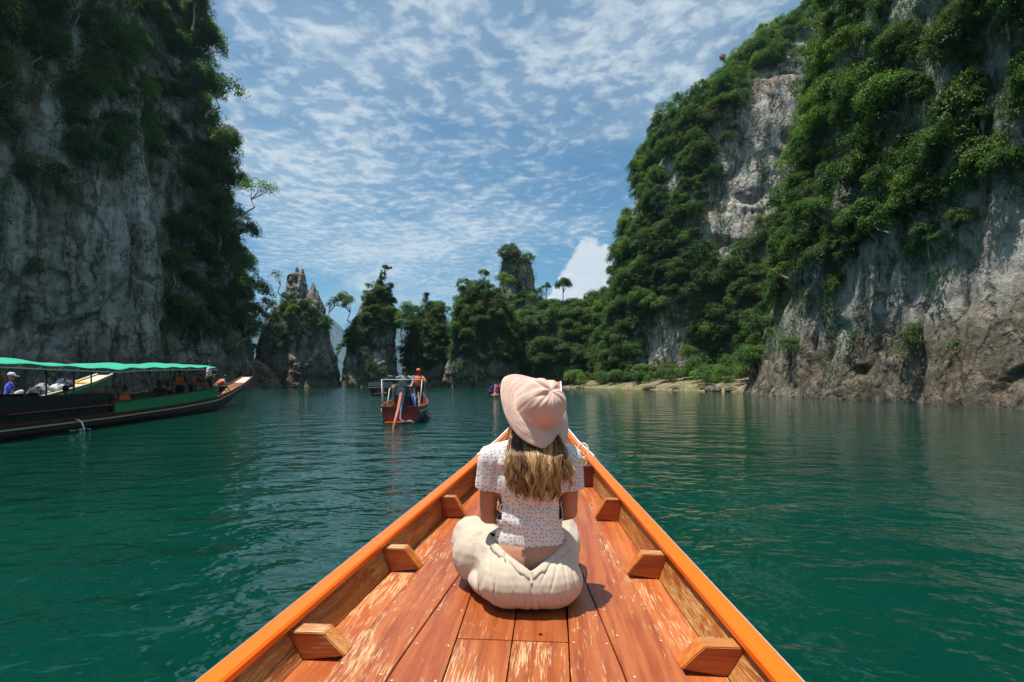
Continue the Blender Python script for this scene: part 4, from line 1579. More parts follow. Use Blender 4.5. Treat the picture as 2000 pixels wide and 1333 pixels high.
# arms with hands resting in the lap
ARM = ((-1, (-0.152, -0.010, 0.548), (-0.166, 0.015, 0.315), (-0.085, 0.165, 0.262)), (1, (0.152, -0.010, 0.548), (0.160, 0.040, 0.325), (0.092, 0.195, 0.258)))
for e, s_, el_, wr_ in ARM:
    cap(b, s_, 0.044, el_, 0.0335)
    cap(b, el_, 0.0345, wr_, 0.0235)
    w_ = Vector(wr_)
    d = (Vector((0.0, 0.30, 0.235)) - w_).normalized()
    sdv = d.cross(Vector((0, 0, 1))).normalized()
    palm = w_ + d * 0.055
    cap(b, w_ + d * 0.015, 0.022, palm, 0.026)
    cap(b, palm + sdv * 0.018, 0.018, palm - sdv * 0.018, 0.018)
    for k, (of, ln2) in enumerate(((0.030, 0.060), (0.010, 0.068), (-0.010, 0.064), (-0.029, 0.050))):
        a0 = palm + d * 0.022 + sdv * of
        a1 = a0 + d * ln2 * 0.5 + Vector((0, 0, 0.002))
        a2 = a1 + d * ln2 * 0.42 - Vector((0, 0, 0.022))
        cap(b, a0, 0.0088, a1, 0.0080, 8)
        cap(b, a1, 0.0080, a2, 0.0068, 8)
    t0 = w_ + d * 0.025 + sdv * (0.026 * -e) * -1
    t1 = t0 + d * 0.028 - sdv * (0.022 * e)
    cap(b, t0, 0.0105, t1, 0.0095, 8)
    cap(b, t1, 0.0095, t1 + d * 0.028 - Vector((0, 0, 0.008)), 0.008, 8)
body = fuse('body', b, M['skin'], woman, 0.0062, 5)

# ---- trousers
b = MB()
for e in (-1, 1):
    ell(b, (e * 0.074, -0.060, 0.094), (0.128, 0.140, 0.104))
ell(b, (0.0, -0.068, 0.094), (0.172, 0.138, 0.102))
ell(b, (0.0, -0.03, 0.135), (0.182, 0.118, 0.105))
ell(b, (0, -0.008, 0.205), (0.146, 0.102, 0.085))
cap(b, (-0.085, 0.0, 0.112), 0.112, (-0.240, 0.235, 0.158), 0.095)
ell(b, (-0.215, 0.150, 0.125), (0.105, 0.14, 0.120))
ell(b, (-0.160, 0.045, 0.058), (0.090, 0.12, 0.056))
ell(b, (0.12, 0.06, 0.080), (0.085, 0.13, 0.078))
cap(b, (-0.240, 0.25, 0.135), 0.090, (-0.02, 0.33, 0.075), 0.072)
cap(b, (0.085, 0.0, 0.112), 0.108, (0.145, 0.295, 0.150), 0.092)
cap(b, (0.150, 0.30, 0.13), 0.086, (-0.04, 0.42, 0.072), 0.066)
tro = fuse('trousers', b, M['trouser'], woman, 0.0042, 10)


def folds(co, no):
    p = co.copy()
    # drawn creases fan out from the waist and hip sockets, softer bags over the seat
    rad = np.hypot(p[:, 0], p[:, 2] - 0.24)
    angl = np.arctan2(p[:, 0], 0.26 - p[:, 2])
    fan = (ridge(np.stack([angl * 4.6, rad * 4.0, p[:, 1] * 2.0], 1), 2, 8) - 0.6) * np.clip((p[:, 2] - 0.03) / 0.07, 0, 1)
    soft = fbm(p * [13, 13, 17], 3, 21) - 0.5
    leg = np.clip((p[:, 1] - 0.02) / 0.1, 0, 1) + np.clip((-p[:, 0] - 0.13) / 0.05, 0, 1)
    leg = np.clip(leg, 0, 1)
    along = -0.55 * p[:, 0] + 0.83 * p[:, 1]
    diag = ridge(np.stack([along * 15 + p[:, 2] * 9, p[:, 2] * 5, p[:, 0] * 5], 1), 2, 13) - 0.6
    d = 0.0015 * fan * (1 - leg) + 0.004 * soft + 0.015 * diag * leg + 0.003 * (ridge(p * [16, 30, 22] + [p[:, 2].mean(), 0, 0], 2, 77) - 0.6) * leg
    LN = [(-.020, .010, -.026, .085, .8), (.034, .012, .022, .075, 1.), (.050, .03, .040, .10, .6), (-.105, .200, -.062, .115, 1.), (-.122, .19, -.135, .07, 1.2), (-.085, .19, -.03, .14, .7),
          (.100, .190, .066, .095, 1.), (.118, .18, .132, .085, 1.1), (.070, .185, .030, .12, .7), (-.140, .21, -.178, .10, 1.4), (-.150, .16, -.125, .03, 1.2), (.150, .17, .165, .06, .9), (-.06, .10, -.09, .03, .7), (.09, .10, .11, .04, .7)]
    for xa, za, xb, zb, wt_ in LN:
        vx, vz = xb - xa, zb - za
        L2 = vx * vx + vz * vz
        tq = np.clip(((p[:, 0] - xa) * vx + (p[:, 2] - za) * vz) / L2, 0, 1)
        dx_, dz_ = p[:, 0] - xa - tq * vx, p[:, 2] - za - tq * vz
        sgn_ = (dx_ * vz - dz_ * vx) / math.sqrt(L2)
        env = np.exp(-((np.hypot(dx_, dz_) / 0.016) ** 2)) * np.sin(np.pi * np.clip(tq, 0.04, 0.96)) ** 0.6
        d += wt_ * 0.0068 * env * (0.35 - np.exp(-(sgn_ / 0.0042) ** 2)) * (p[:, 1] < 0.05)
    # centre seam
    d -= 0.004 * np.exp(-(p[:, 0] / 0.005) ** 2) * (p[:, 1] < 0) * (p[:, 2] < 0.17)
    # pocket welts
    q = p + no * d[:, None]
    q[:, 2] = np.maximum(q[:, 2], 0.002)
    return q


warp(tro, folds)
slice_off(tro, (0, -0.10, 0.158), Vector((0.46, 0.0, 1.0)), lambda c: c.x < 0.0 and c.y < 0.05 and c.z > 0.12 and abs(c.x) < 0.152)
slice_off(tro, (0, -0.10, 0.158), Vector((-0.46, 0.0, 1.0)), lambda c: c.x >= 0.0 and c.y < 0.05 and c.z > 0.12 and abs(c.x) < 0.152)
slice_off(tro, (0, 0, 0.238), (0, 0, 1), lambda c: (c.x / 0.132) ** 2 + ((c.y + 0.008) / 0.10) ** 2 < 1.0)
# waistband and belt loops follow the cut edge
from mathutils.bvhtree import BVHTree
bmw = bmesh.new()
bmw.from_mesh(tro.data)
tree_ = BVHTree.FromBMesh(bmw)
rim_ = [v.co.copy() for v in bmw.verts if v.is_boundary and v.co.y < 0.02 and abs(v.co.x) < 0.16]
bmw.free()
rim_.sort(key=lambda c: c.x)
nw = 45
xs_ = np.linspace(rim_[0].x, rim_[-1].x, nw)
yr = np.interp(xs_, [c.x for c in rim_], [c.y for c in rim_])
zr = np.interp(xs_, [c.x for c in rim_], [c.z for c in rim_])
k5 = np.ones(5) / 5
yr = np.convolve(np.r_[[yr[0]] * 2, yr, [yr[-1]] * 2], k5, 'valid')
rims = [Vector((float(x), float(y), float(z))) for x, y, z in zip(xs_, yr, zr)]
wb_v, wb_f = [], []
lowers = []
for k, p in enumerate(rims):
    nrm = Vector((p.x * 0.7, p.y - 0.03, 0)).normalized()
    hit = tree_.find_nearest(p + Vector((0, 0, -0.030)) + nrm * 0.012)
    lo = hit[0] + nrm * 0.0035 if hit[0] else p + Vector((0, 0, -0.03))
    lowers.append((p, lo, nrm))
    for q in (p - nrm * 0.003 + Vector((0, 0, 0.002)), p + nrm * 0.0045 + Vector((0, 0, 0.003)), p.lerp(lo, 0.5) + nrm * 0.004, lo, lo - nrm * 0.006):
        wb_v.append(q)
    if k:
        for j in range(4):
            a0 = (k - 1) * 5 + j
            wb_f.append((a0, a0 + 1, a0 + 6, a0 + 5))
b = MB()
b.add(wb_v, wb_f)
wb = b.build('waistband', M['trouser'], tro, True)
for k in (7, 22, 37):
    p, lo, nrm = lowers[k]
    sdx = Vector((-nrm.y, nrm.x, 0)) * 0.0052
    b = MB()
    P8 = []
    for q in (lo + Vector((0, 0, -0.006)), p + Vector((0, 0, 0.005))):
        P8 += [q - sdx + nrm * 0.002, q + sdx + nrm * 0.002, q + sdx + nrm * 0.0085, q - sdx + nrm * 0.0085]
    b.hexa(P8)
    b.build('belt_loop', M['trouser'], tro, False, 0.0015)

# ---- blouse
b = MB()
ell(b, (0, -0.008, 0.235), (0.133, 0.099, 0.10))
ell(b, (0, -0.008, 0.32), (0.128, 0.094, 0.12))
ell(b, (0, -0.012, 0.46), (0.150, 0.098, 0.14))
ell(b, (0, -0.02, 0.535), (0.155, 0.088, 0.075))
cap(b, (0, -0.012, 0.574), 0.060, (0.132, -0.012, 0.546), 0.058)
cap(b, (0, -0.012, 0.574), 0.060, (-0.132, -0.012, 0.546), 0.058)
for e in (-1, 1):
    cap(b, (e * 0.148, -0.010, 0.542), 0.056, (e * 0.168, -0.002, 0.40), 0.047)
blo = fuse('blouse', b, M['blouse'], woman, 0.0060, 6)


def creases(co, no):
    p = co
    hor = ridge(np.stack([p[:, 0] * 4.0, p[:, 1] * 4.0, p[:, 2] * 21 + p[:, 0] * 5.0], 1), 2, 5) - 0.6
    wst = np.exp(-((p[:, 2] - 0.335) / 0.07) ** 2) + 0.25
    soft = fbm(p * 15, 3, 9) - 0.5
    slv = (np.abs(p[:, 0]) > 0.125) * 1.0
    sl = ridge(np.stack([p[:, 0] * 30, p[:, 1] * 30, p[:, 2] * 6], 1), 2, 15) - 0.6
    hem = np.exp(-((p[:, 2] - 0.222) / 0.014) ** 2) * np.sin(np.arctan2(p[:, 0], -p[:, 1]) * 26)
    d = (0.016 * hor * wst + 0.006 * soft) * (1 - slv) + 0.010 * sl * slv + 0.0012 * hem * (1 - slv)
    return p + no * d[:, None]


warp(blo, creases)
slice_off(blo, (0, 0, 0.222), (0, 0.12, -1), lambda c: abs(c.x) < 0.125 or c.z < 0.26)
for e in (-1, 1):
    slice_off(blo, (e * 0.165, 0, 0.432), (e * 0.10, 0.15, -1), lambda c, e=e: c.x * e > 0.112 and 0.32 < c.z < 0.50 and (c.x * e > 0.128 or abs(c.y) > 0.03))
so = blo.modifiers.new('t', 'SOLIDIFY')
so.thickness = 0.0022
so.offset = 1.0
bake(blo)

# ---- hat
nth, prof = 120, []
for r_, h_ in ((0.0, 0.104), (0.012, 0.1045), (0.03, 0.103), (0.05, 0.098), (0.066, 0.089), (0.079, 0.075), (0.088, 0.056), (0.0935, 0.034), (0.097, 0.012), (0.099, -0.004)):
    prof.append((r_, h_, 0.0))
for k in range(1, 15):
    t = k / 14
    prof.append((0.099 + 0.064 * t ** 0.9, -0.004 - 0.014 * t - 0.006 * t * t, t))
V = []
for (r_, h_, t) in prof:
    for j in range(nth):
        a = 2 * math.pi * j / nth
        q = np.array([[math.cos(a) * 2.2, math.sin(a) * 2.2, r_ * 30 + t * 2]])
        nz_ = float(fbm(q, 3, 4)[0]) - 0.5
        rr_, hh_ = r_, h_
        if t == 0:
            pleat = (abs(math.sin(a * 3.0 + 0.4)) ** 0.35 - 0.8)
            k_ = math.exp(-((r_ - 0.045) / 0.032) ** 2)
            hh_ += 0.007 * (float(ridge(np.array([[math.cos(a) * 3.1, math.sin(a) * 3.1, r_ * 26]]), 2, 6)[0]) - 0.6) * min(1, r_ / 0.02) + 0.0045 * pleat * k_ * (0.5 + 1.4 * abs(math.sin(a * 1.0 + 0.7))) + 0.034 * nz_ * min(1, r_ / 0.03)
            rr_ *= 1 + 0.02 * pleat + 0.10 * nz_
        else:
            hh_ += t * (0.016 * math.cos(a - 1.75) + 0.010 * math.cos(2 * a + 0.4) + 0.012 * math.sin(3 * a + 1.2)) + 0.014 * nz_ * t
            rr_ *= 1 + 0.07 * t * math.cos(2 * (a - 1.6)) + 0.03 * nz_
            hh_ += 0.0007 * math.sin(t * 60)
        V.append(hat_c + HR @ Vector((rr_ * math.cos(a), rr_ * math.sin(a), hh_)))
hat = link('hat', mesh('hat', [tuple(v) for v in V], grid_faces(len(prof), nth, True), True, M['hat']), woman)
so = hat.modifiers.new('t', 'SOLIDIFY')
so.thickness = 0.0028
so.offset = -1
sb_ = hat.modifiers.new('u', 'SUBSURF')
sb_.levels = 1
bake(hat)

# ---- hair: locks of strands from under the hat down the back
rg = np.random.default_rng(3)
SV, SF, ST = [], [], []
base_i = 0
nloc = 84
for L in range(nloc + 40):
    fly = L >= nloc                                        # loose single hairs
    f = (L + 0.5) / nloc if not fly else rg.random()
    ang = -1.75 + 3.5 * f + rg.normal() * 0.08              # around the back of the head
    layer = rg.random()
    x_end = -0.082 + 0.205 * f + rg.normal() * 0.010
    z_end = 0.408 + 0.060 * rg.random() + 0.05 * abs(f - 0.5) * rg.random() + (0.07 * rg.random() if f > 0.86 or f < 0.08 else 0)
    if f > 0.90:
        x_end += 0.045 * rg.random()
    if rg.random() < 0.15:
        z_end += 0.07 * rg.random()
    ph = rg.random() * 6.28
    amp = 0.006 + 0.010 * rg.random()
    fr = 60 + 22 * rg.random()
    lt = rg.random() ** 1.4
    if fly:
        x_end += rg.normal() * 0.022
        z_end += abs(rg.normal()) * 0.02 - 0.012
        amp *= 1.5
    for s_ in range(2 if fly else 24):
        jx, jy = rg.normal() * 0.0050, rg.normal() * 0.004
        dirv = Vector((math.sin(ang), -math.cos(ang) * 0.95, -0.18 - 0.35 * rg.random()))
        r0 = head_c + Vector((dirv.x * 0.080, dirv.y * 0.062, dirv.z * 0.10)) + Vector((jx, jy, 0))
        ze = z_end + rg.normal() * 0.008
        lay = 0.004 + 0.022 * layer + rg.random() * 0.006
        back = -0.118 - lay if abs(x_end) < 0.12 else -0.095 - lay
        m1 = Vector((r0.x * 0.93 + x_end * 0.10, -0.040 - 0.4 * lay, 0.632))
        m2 = Vector((r0.x * 0.55 + x_end * 0.48 + jx, back * 0.90, 0.574))
        m3 = Vector((x_end * 0.92 + r0.x * 0.1 + jx, back - 0.002, 0.515))
        en = Vector((x_end + jx * 0.5, back + 0.004, ze))
        ctr = [r0, m1, m2, m3, en]
        tone = 0.14 + 0.74 * lt + 0.2 * rg.random()
        nseg = 15
        for k in range(nseg):
            t = k / (nseg - 1)
            u_ = t * 4
            i0 = min(int(u_), 3)
            w = u_ - i0
            pa, pb, pc, pd = ctr[max(i0 - 1, 0)], ctr[i0], ctr[i0 + 1], ctr[min(i0 + 2, 4)]
            p = 0.5 * ((2 * pb) + (pc - pa) * w + (2 * pa - 5 * pb + 4 * pc - pd) * w * w + (3 * pb - pa - 3 * pc + pd) * w ** 3)
            wv_ = amp * t * math.sin(fr * p.z + ph + jx * 60)
            p = p + Vector((wv_, -abs(wv_) * 0.5 * t, 0))
            rad = (0.0009 if fly else 0.0017) * (1 - 0.65 * t ** 3)
            for q in range(3):
                a = q * 2.0944
                SV.append((p.x + rad * math.cos(a), p.y + rad * math.sin(a), p.z))
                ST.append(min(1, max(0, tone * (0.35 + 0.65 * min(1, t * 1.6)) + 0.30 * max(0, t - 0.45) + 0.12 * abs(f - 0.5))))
            if k:
                o_ = base_i + (k - 1) * 3
                for q in range(3):
                    q2 = (q + 1) % 3
                    SF.append((o_ + q, o_ + q2, o_ + 3 + q2, o_ + 3 + q))
        base_i += nseg * 3
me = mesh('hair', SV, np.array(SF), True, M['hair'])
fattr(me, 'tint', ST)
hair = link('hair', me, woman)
# dark underlayer so that no scalp shows between the locks
b = MB()
ell(b, head_c + HR @ Vector((0, -0.012, 0.0)), (0.077, 0.088, 0.104), HR)
cap(b, head_c + Vector((0.0, 0.015, -0.05)), 0.07, (0.012, -0.045, 0.575), 0.062)
cap(b, (-0.035, -0.085, 0.56), 0.035, (-0.03, -0.098, 0.49), 0.024)
cap(b, (0.055, -0.085, 0.56), 0.035, (0.06, -0.098, 0.49), 0.024)
cap(b, (0.01, -0.080, 0.56), 0.045, (0.015, -0.094, 0.485), 0.03)
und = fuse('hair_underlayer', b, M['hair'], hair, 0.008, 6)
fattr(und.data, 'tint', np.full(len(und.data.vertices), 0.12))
# ================================================================== other boats
M['b_green'] = paint('green_boat_paint', (0.012, 0.27, 0.10), 0.35, 0.4)
M['b_red'] = paint('red_boat_paint', (0.17, 0.020, 0.012), 0.35, 0.4)
M['b_hull'] = paint('dark_hull_paint', (0.055, 0.035, 0.028), 0.4, 0.4)
M['b_blue'] = paint('blue_hull_paint', (0.05, 0.075, 0.10), 0.4, 0.4)
M['b_cream'] = paint('cream_boat_paint', (0.62, 0.52, 0.38), 0.3, 0.45)
M['b_wood'] = wood('boat_floor_wood', (0.30, 0.13, 0.05), (0.17, 0.06, 0.02), (0.55, 0.38, 0.22), 0.6)
M['b_board'] = plain('black_board', (0.016, 0.018, 0.018), 0.6, 0.3, 0.4, 5.0)
M['canopy'] = cloth('green_tarpaulin', (0.010, 0.40, 0.235), 0.55, 60, 0.12)
M['canopy_dark'] = cloth('black_tarpaulin', (0.02, 0.022, 0.025), 0.6, 60, 0.2)
M['steel'] = plain('pale_steel_tube', (0.62, 0.63, 0.62), 0.4, 0.5, 0.15)
M['post'] = plain('dark_green_post', (0.02, 0.06, 0.045), 0.5)
M['metal'] = plain('oily_engine_metal', (0.055, 0.055, 0.055), 0.45, 0.5, 0.5, 14.0, 0.0, 0.5)
M['alu'] = plain('bare_aluminium', (0.22, 0.22, 0.21), 0.4, 0.5, 0.35, 12.0, 0.0, 0.6)
M['shaft'] = paint('brick_red_shaft_paint', (0.42, 0.12, 0.075), 0.2, 0.45)
M['hose'] = plain('pale_blue_hose', (0.24, 0.42, 0.62), 0.5)
M['can'] = plain('blue_plastic', (0.03, 0.07, 0.22), 0.5)
M['crate'] = plain('ochre_crate', (0.42, 0.34, 0.16), 0.7)
M['vest'] = cloth('orange_life_vest', (0.86, 0.17, 0.05), 0.7, 60, 0.1)
M['strap'] = plain('black_strap', (0.02, 0.02, 0.02), 0.7)


def spray_mat():
    m, N = new_mat('white_water')
    finish(N, principled(N, (0.85, 0.88, 0.88), 0.15, 0.5))
    return m


M['spray'] = spray_mat()


def I_(pts):
    a = np.array(pts, float)
    return lambda s: float(np.interp(s, a[:, 0], a[:, 1]))


def lofted(root, name, mat, f, s0, s1, n=36, smooth=False):
    ss = np.linspace(s0, s1, n)
    rings = [[(x, s, z) for x, z in f(s)] for s in ss]
    k = len(rings[0])
    b = MB()
    fs = []
    for i in range(n - 1):
        for j in range(k):
            j2 = (j + 1) % k
            fs.append((i * k + j, i * k + j2, (i + 1) * k + j2, (i + 1) * k + j))
    fs.append(tuple(range(k))[::-1])
    fs.append(tuple((n - 1) * k + j for j in range(k)))
    b.add([p for r in rings for p in r], fs)
    return b.build(name, mat, root, smooth)


def make_hull(root, hw, zg, zk, s0, s1, mats, floor=0.22, ribs=None, n=44):
    """open longtail hull: skin with thickness, two rails, floor, rub strake"""
    hull_m, rail_m, floor_m, strake_m = mats

    def sec(s):
        g, z, k = hw(s), zg(s), zk(s)
        m = k + (z - k) * 0.55
        O = [(g, z), (g * 0.96, m), (g * 0.78, k + (z - k) * 0.16), (g * 0.40, k), (-g * 0.40, k), (-g * 0.78, k + (z - k) * 0.16), (-g * 0.96, m), (-g, z)]
        t = 0.035
        fl = min(max(k + 0.06, floor - 0.05), z - 0.03)
        return O + [(-g + t, z), (-g * 0.86 + t, fl), (g * 0.86 - t, fl), (g - t, z)]
    lofted(root, 'hull', hull_m, sec, s0, s1, n)
    for e in (-1, 1):
        lofted(root, 'gunwale', rail_m, lambda s, e=e: [(e * (hw(s) - 0.05), zg(s) + 0.004), (e * (hw(s) + 0.03), zg(s) + 0.004), (e * (hw(s) + 0.03), zg(s) + 0.045), (e * (hw(s) - 0.05), zg(s) + 0.045)], s0, s1, n)
        lofted(root, 'rub_strake', strake_m, lambda s, e=e: [(e * (hw(s) * 0.985 + 0.004), zg(s) - 0.14 * (zg(s) - zk(s))), (e * (hw(s) * 0.985 + 0.035), zg(s) - 0.14 * (zg(s) - zk(s))),
                                                            (e * (hw(s) * 0.98 + 0.035), zg(s) - 0.21 * (zg(s) - zk(s))), (e * (hw(s) * 0.98 + 0.004), zg(s) - 0.21 * (zg(s) - zk(s)))], s0, s1 - 0.3, n)
    lofted(root, 'floor', floor_m, lambda s: [(-hw(s) * 0.86 + 0.05, max(floor, zk(s) + 0.08)), (hw(s) * 0.86 - 0.05, max(floor, zk(s) + 0.08)),
                                             (hw(s) * 0.86 - 0.05, max(floor, zk(s) + 0.08) - 0.02), (-hw(s) * 0.86 + 0.05, max(floor, zk(s) + 0.08) - 0.02)], s0 + 0.05, s1 - 0.08, n)


def tubes(root, name, mat, lines, r=0.02, seg=7):
    b = MB()
    for ln_ in lines:
        b.tube(ln_, r, seg)
    return b.build(name, mat, root, True)


# ------------------------------------------------------------------ green canopied boat
GD = Vector((-0.192, 0.981, 0))
gboat = empty('longtail_boat', (-13.3, 15.5, 0), math.atan2(0.192, 0.981))
tag(gboat, 'long green tour boat with bright green canopy and upturned bow', 'boat')
ghw = I_([(-9, .75), (-4, .93), (3, .95), (8, .86), (11, .66), (13.5, .46), (16.8, .30)])
gzg = I_([(-9, .30), (0, .33), (5, .42), (9.6, .58), (12, .82), (14.2, 1.12), (15.4, 1.32), (16.8, 1.66)])
gzk = I_([(-9, -.2), (8, -.2), (10, -.12), (12, .15), (14, .62), (16.8, 1.42)])
make_hull(gboat, ghw, gzg, gzk, -9, 16.8, (M['b_hull'], M['b_red'], M['b_wood'], M['b_cream']), 0.12)
# foredeck and pale prow tongue
for q in range(3):
    a0, a1 = -0.86 + q * 0.58, -0.86 + (q + 1) * 0.58 - 0.02
    lofted(gboat, 'foredeck_plank', M['b_wood'], lambda s, a0=a0, a1=a1: [(a0 * ghw(s), gzg(s) - 0.03), (a1 * ghw(s), gzg(s) - 0.03), (a1 * ghw(s), gzg(s) - 0.06), (a0 * ghw(s), gzg(s) - 0.06)], 9.9, 15.3, 16)
    lofted(gboat, 'prow_plank', M['b_cream'], lambda s, a0=a0, a1=a1: [(a0 * ghw(s), gzg(s) - 0.015), (a1 * ghw(s), gzg(s) - 0.015), (a1 * ghw(s), gzg(s) - 0.06), (a0 * ghw(s), gzg(s) - 0.06)], 15.32, 16.78, 8)
for e in (-1, 1):
    # green side boards in five panels, red capping
    cuts = [0.35, 2.2, 4.1, 6.0, 7.8, 9.6]
    top = I_([(0, .33), (9.6, .46)])
    for a0, a1 in zip(cuts[:-1], cuts[1:]):
        lofted(gboat, 'side_panel', M['b_green'], lambda s, e=e: [(e * (ghw(s) - 0.015), gzg(s) + 0.047), (e * (ghw(s) + 0.012), gzg(s) + 0.047), (e * (ghw(s) + 0.012), gzg(s) + 0.02 + top(s)), (e * (ghw(s) - 0.015), gzg(s) + 0.02 + top(s))], a0 + 0.006, a1 - 0.006, 8)
    lofted(gboat, 'capping_rail', M['b_red'], lambda s, e=e: [(e * (ghw(s) - 0.04), gzg(s) + 0.022 + top(s)), (e * (ghw(s) + 0.03), gzg(s) + 0.022 + top(s)), (e * (ghw(s) + 0.03), gzg(s) + 0.06 + top(s)), (e * (ghw(s) - 0.04), gzg(s) + 0.06 + top(s))], 0.3, 9.62, 20)
    # black boards round the engine bay, one by one
    ss_ = np.linspace(-9, 0.0, 27)
    for a0, a1 in zip(ss_[:-1], ss_[1:]):
        lofted(gboat, 'board', M['b_board'], lambda s, e=e: [(e * (ghw(s) - 0.02), gzg(s) + 0.047), (e * (ghw(s) + 0.012), gzg(s) + 0.047), (e * (ghw(s) + 0.012), gzg(s) + 0.68), (e * (ghw(s) - 0.02), gzg(s) + 0.68)], a0 + 0.004, a1 - 0.004, 2)
    tubes(gboat, 'rail', M['b_red'], [[(e * (ghw(s) + 0.05), s, gzg(s) + 0.31 + 0.01 * s) for s in np.linspace(-4.0, 0.3, 8)]], 0.022)
czg = I_([(-9, 1.80), (-2, 1.76), (0.6, 1.74), (1.2, 1.80), (4, 1.90), (8.7, 2.02), (9.2, 1.98)])
for e in (-1, 1):
    for s in (-7.2, -5.0, -3.4, -1.6, 0.35, 2.6, 4.6, 6.6, 8.5):
        tubes(gboat, 'post', M['post'], [[(e * (ghw(s) - 0.03), s, gzg(s) + 0.05), (e * 0.93, s + 0.04, czg(s) - 0.06)]], 0.024)
    tubes(gboat, 'canopy_rail', M['steel'], [[(e * 0.97, s, czg(s) - 0.10) for s in np.linspace(-9, 8.9, 30)]], 0.022)
    for s in np.arange(-8.8, 8.6, 0.72):
        tubes(gboat, 'canopy_lacing', M['steel'], [[(e * 0.97, s, czg(s) - 0.10), (e * 1.0, s + 0.15, czg(s) - 0.01)]], 0.012, 5)
nt_, ns_ = 15, 70
cv = []
for s in np.linspace(-9.2, 9.2, ns_):
    for k in range(nt_):
        t = -1 + 2 * k / (nt_ - 1)
        sag = 0.035 * math.sin(s * 1.45) * (1 - t * t) + 0.02 * math.sin(s * 4.1 + t * 3)
        nw_ = 1.0 if s < 8.6 else 1.0 - (s - 8.6) * 0.35
        cv.append((t * 1.02 * nw_, s, czg(s) + 0.14 * (1 - t * t) + sag))
can = link('canopy', mesh('canopy', cv, grid_faces(ns_, nt_), True, M['canopy']), gboat)
so = can.modifiers.new('t', 'SOLIDIFY')
so.thickness = 0.008
bake(can)
# cooling water spout at the engine bay
wj = empty('water_spout', tuple(Vector((-13.3, 15.5, 0)) + GD * -1.55))
tag(wj, 'white jet of cooling water falling from the green boat', 'water jet')
wj.rotation_euler = gboat.rotation_euler
b = MB()
b.tube([(0.93, 0, 0.30), (1.02, 0, 0.29), (1.10, 0, 0.22), (1.14, 0, 0.10), (1.155, 0, 0.0)], [0.012, 0.02, 0.024, 0.02, 0.028], 7)
b.build('stream', M['spray'], wj, True)
b = MB()
rq = random.Random(3)
for k in range(12):
    a, rr2 = rq.uniform(0, 6.28), rq.uniform(0.05, 0.30)
    b.ball((1.15 + rr2 * math.cos(a), rr2 * math.sin(a) * 1.3, rq.uniform(0.005, 0.05) * (1 - rr2)), rq.uniform(0.008, 0.022), 6, 4, (2.0, 2.0, 0.5))
sp = b.build('splash_drops', M['spray'], wj, True)
sp['kind'] = 'stuff'

# ------------------------------------------------------------------ boat moored behind it
o2 = Vector((-17.5, 22.0, 0)) - GD * 16.8
bboat = empty('longtail_boat', tuple(o2), math.atan2(0.192, 0.981))
tag(bboat, 'second longtail boat with pale prow and bags, behind the green one', 'boat')
make_hull(bboat, ghw, gzg, gzk, 2, 16.8, (M['b_green'], M['b_cream'], M['b_wood'], M['b_cream']), 0.16)
for q in range(3):
    a0, a1 = -0.86 + q * 0.58, -0.86 + (q + 1) * 0.58 - 0.02
    lofted(bboat, 'foredeck_plank', M['b_cream'], lambda s, a0=a0, a1=a1: [(a0 * ghw(s), gzg(s) - 0.02), (a1 * ghw(s), gzg(s) - 0.02), (a1 * ghw(s), gzg(s) - 0.06), (a0 * ghw(s), gzg(s) - 0.06)], 9.9, 16.78, 18)
M['b_yellow'] = plain('yellow_ribbon', (0.75, 0.42, 0.03), 0.7)
lofted(bboat, 'bow_ribbon', M['b_yellow'], lambda s: [(-ghw(s) - 0.04, gzg(s) + 0.05), (ghw(s) + 0.04, gzg(s) + 0.05), (ghw(s) + 0.04, gzg(s) - 0.10), (-ghw(s) - 0.04, gzg(s) - 0.10)], 15.1, 15.2, 3)
BAGC = [((0.02, 0.025, 0.035), 'black rucksack leaning against the pale bow deck, nearest the capped person'), ((0.24, 0.24, 0.26), 'large grey duffel bag in the middle of the bow deck bags'),
        ((0.55, 0.57, 0.58), 'pale grey sack lying on the second boat deck'), ((0.02, 0.035, 0.075), 'dark blue rucksack with bright lid near the pale prow'),
        ((0.03, 0.03, 0.035), 'small black bag closest to the yellow ribbon on the prow')]
for k, (s, xx, L, Wd, Hh) in enumerate(((12.3, 0.25, 0.55, 0.36, 0.34), (12.9, 0.05, 0.75, 0.42, 0.36), (13.45, 0.22, 0.5, 0.4, 0.28), (13.95, 0.10, 0.55, 0.36, 0.40), (14.45, 0.05, 0.45, 0.3, 0.26))):
    p = o2 + GD * s + Vector((0.981, 0.192, 0)) * xx
    bag = empty('luggage_bag', (p.x, p.y, gzg(s) - 0.02), math.atan2(0.192, 0.981) + 0.3 * math.sin(k * 2.1))
    bag.rotation_euler.x = 0.15
    tag(bag, BAGC[k][1], 'bag', 'bags on the second boat')
    b = MB()
    ell(b, (0, 0, Hh * 0.5), (Wd * 0.5, L * 0.5, Hh * 0.5))
    ell(b, (0, L * 0.12, Hh * 0.62), (Wd * 0.42, L * 0.36, Hh * 0.42))
    cap(b, (-Wd * 0.3, -L * 0.3, Hh * 0.35), Hh * 0.3, (Wd * 0.3, -L * 0.3, Hh * 0.35), Hh * 0.3)
    fuse('bag_body', b, cloth('bag_cloth', BAGC[k][0], 0.7, 80, 0.15), bag, 0.03, 3)
    tubes(bag, 'strap', M['strap'], [[(-Wd * 0.25, -L * 0.4, Hh * 0.3), (-Wd * 0.28, -L * 0.1, Hh * 1.05), (-Wd * 0.2, L * 0.3, Hh * 0.9)], [(Wd * 0.25, -L * 0.4, Hh * 0.3), (Wd * 0.28, -L * 0.1, Hh * 1.05), (Wd * 0.2, L * 0.3, Hh * 0.9)]], 0.014, 5)

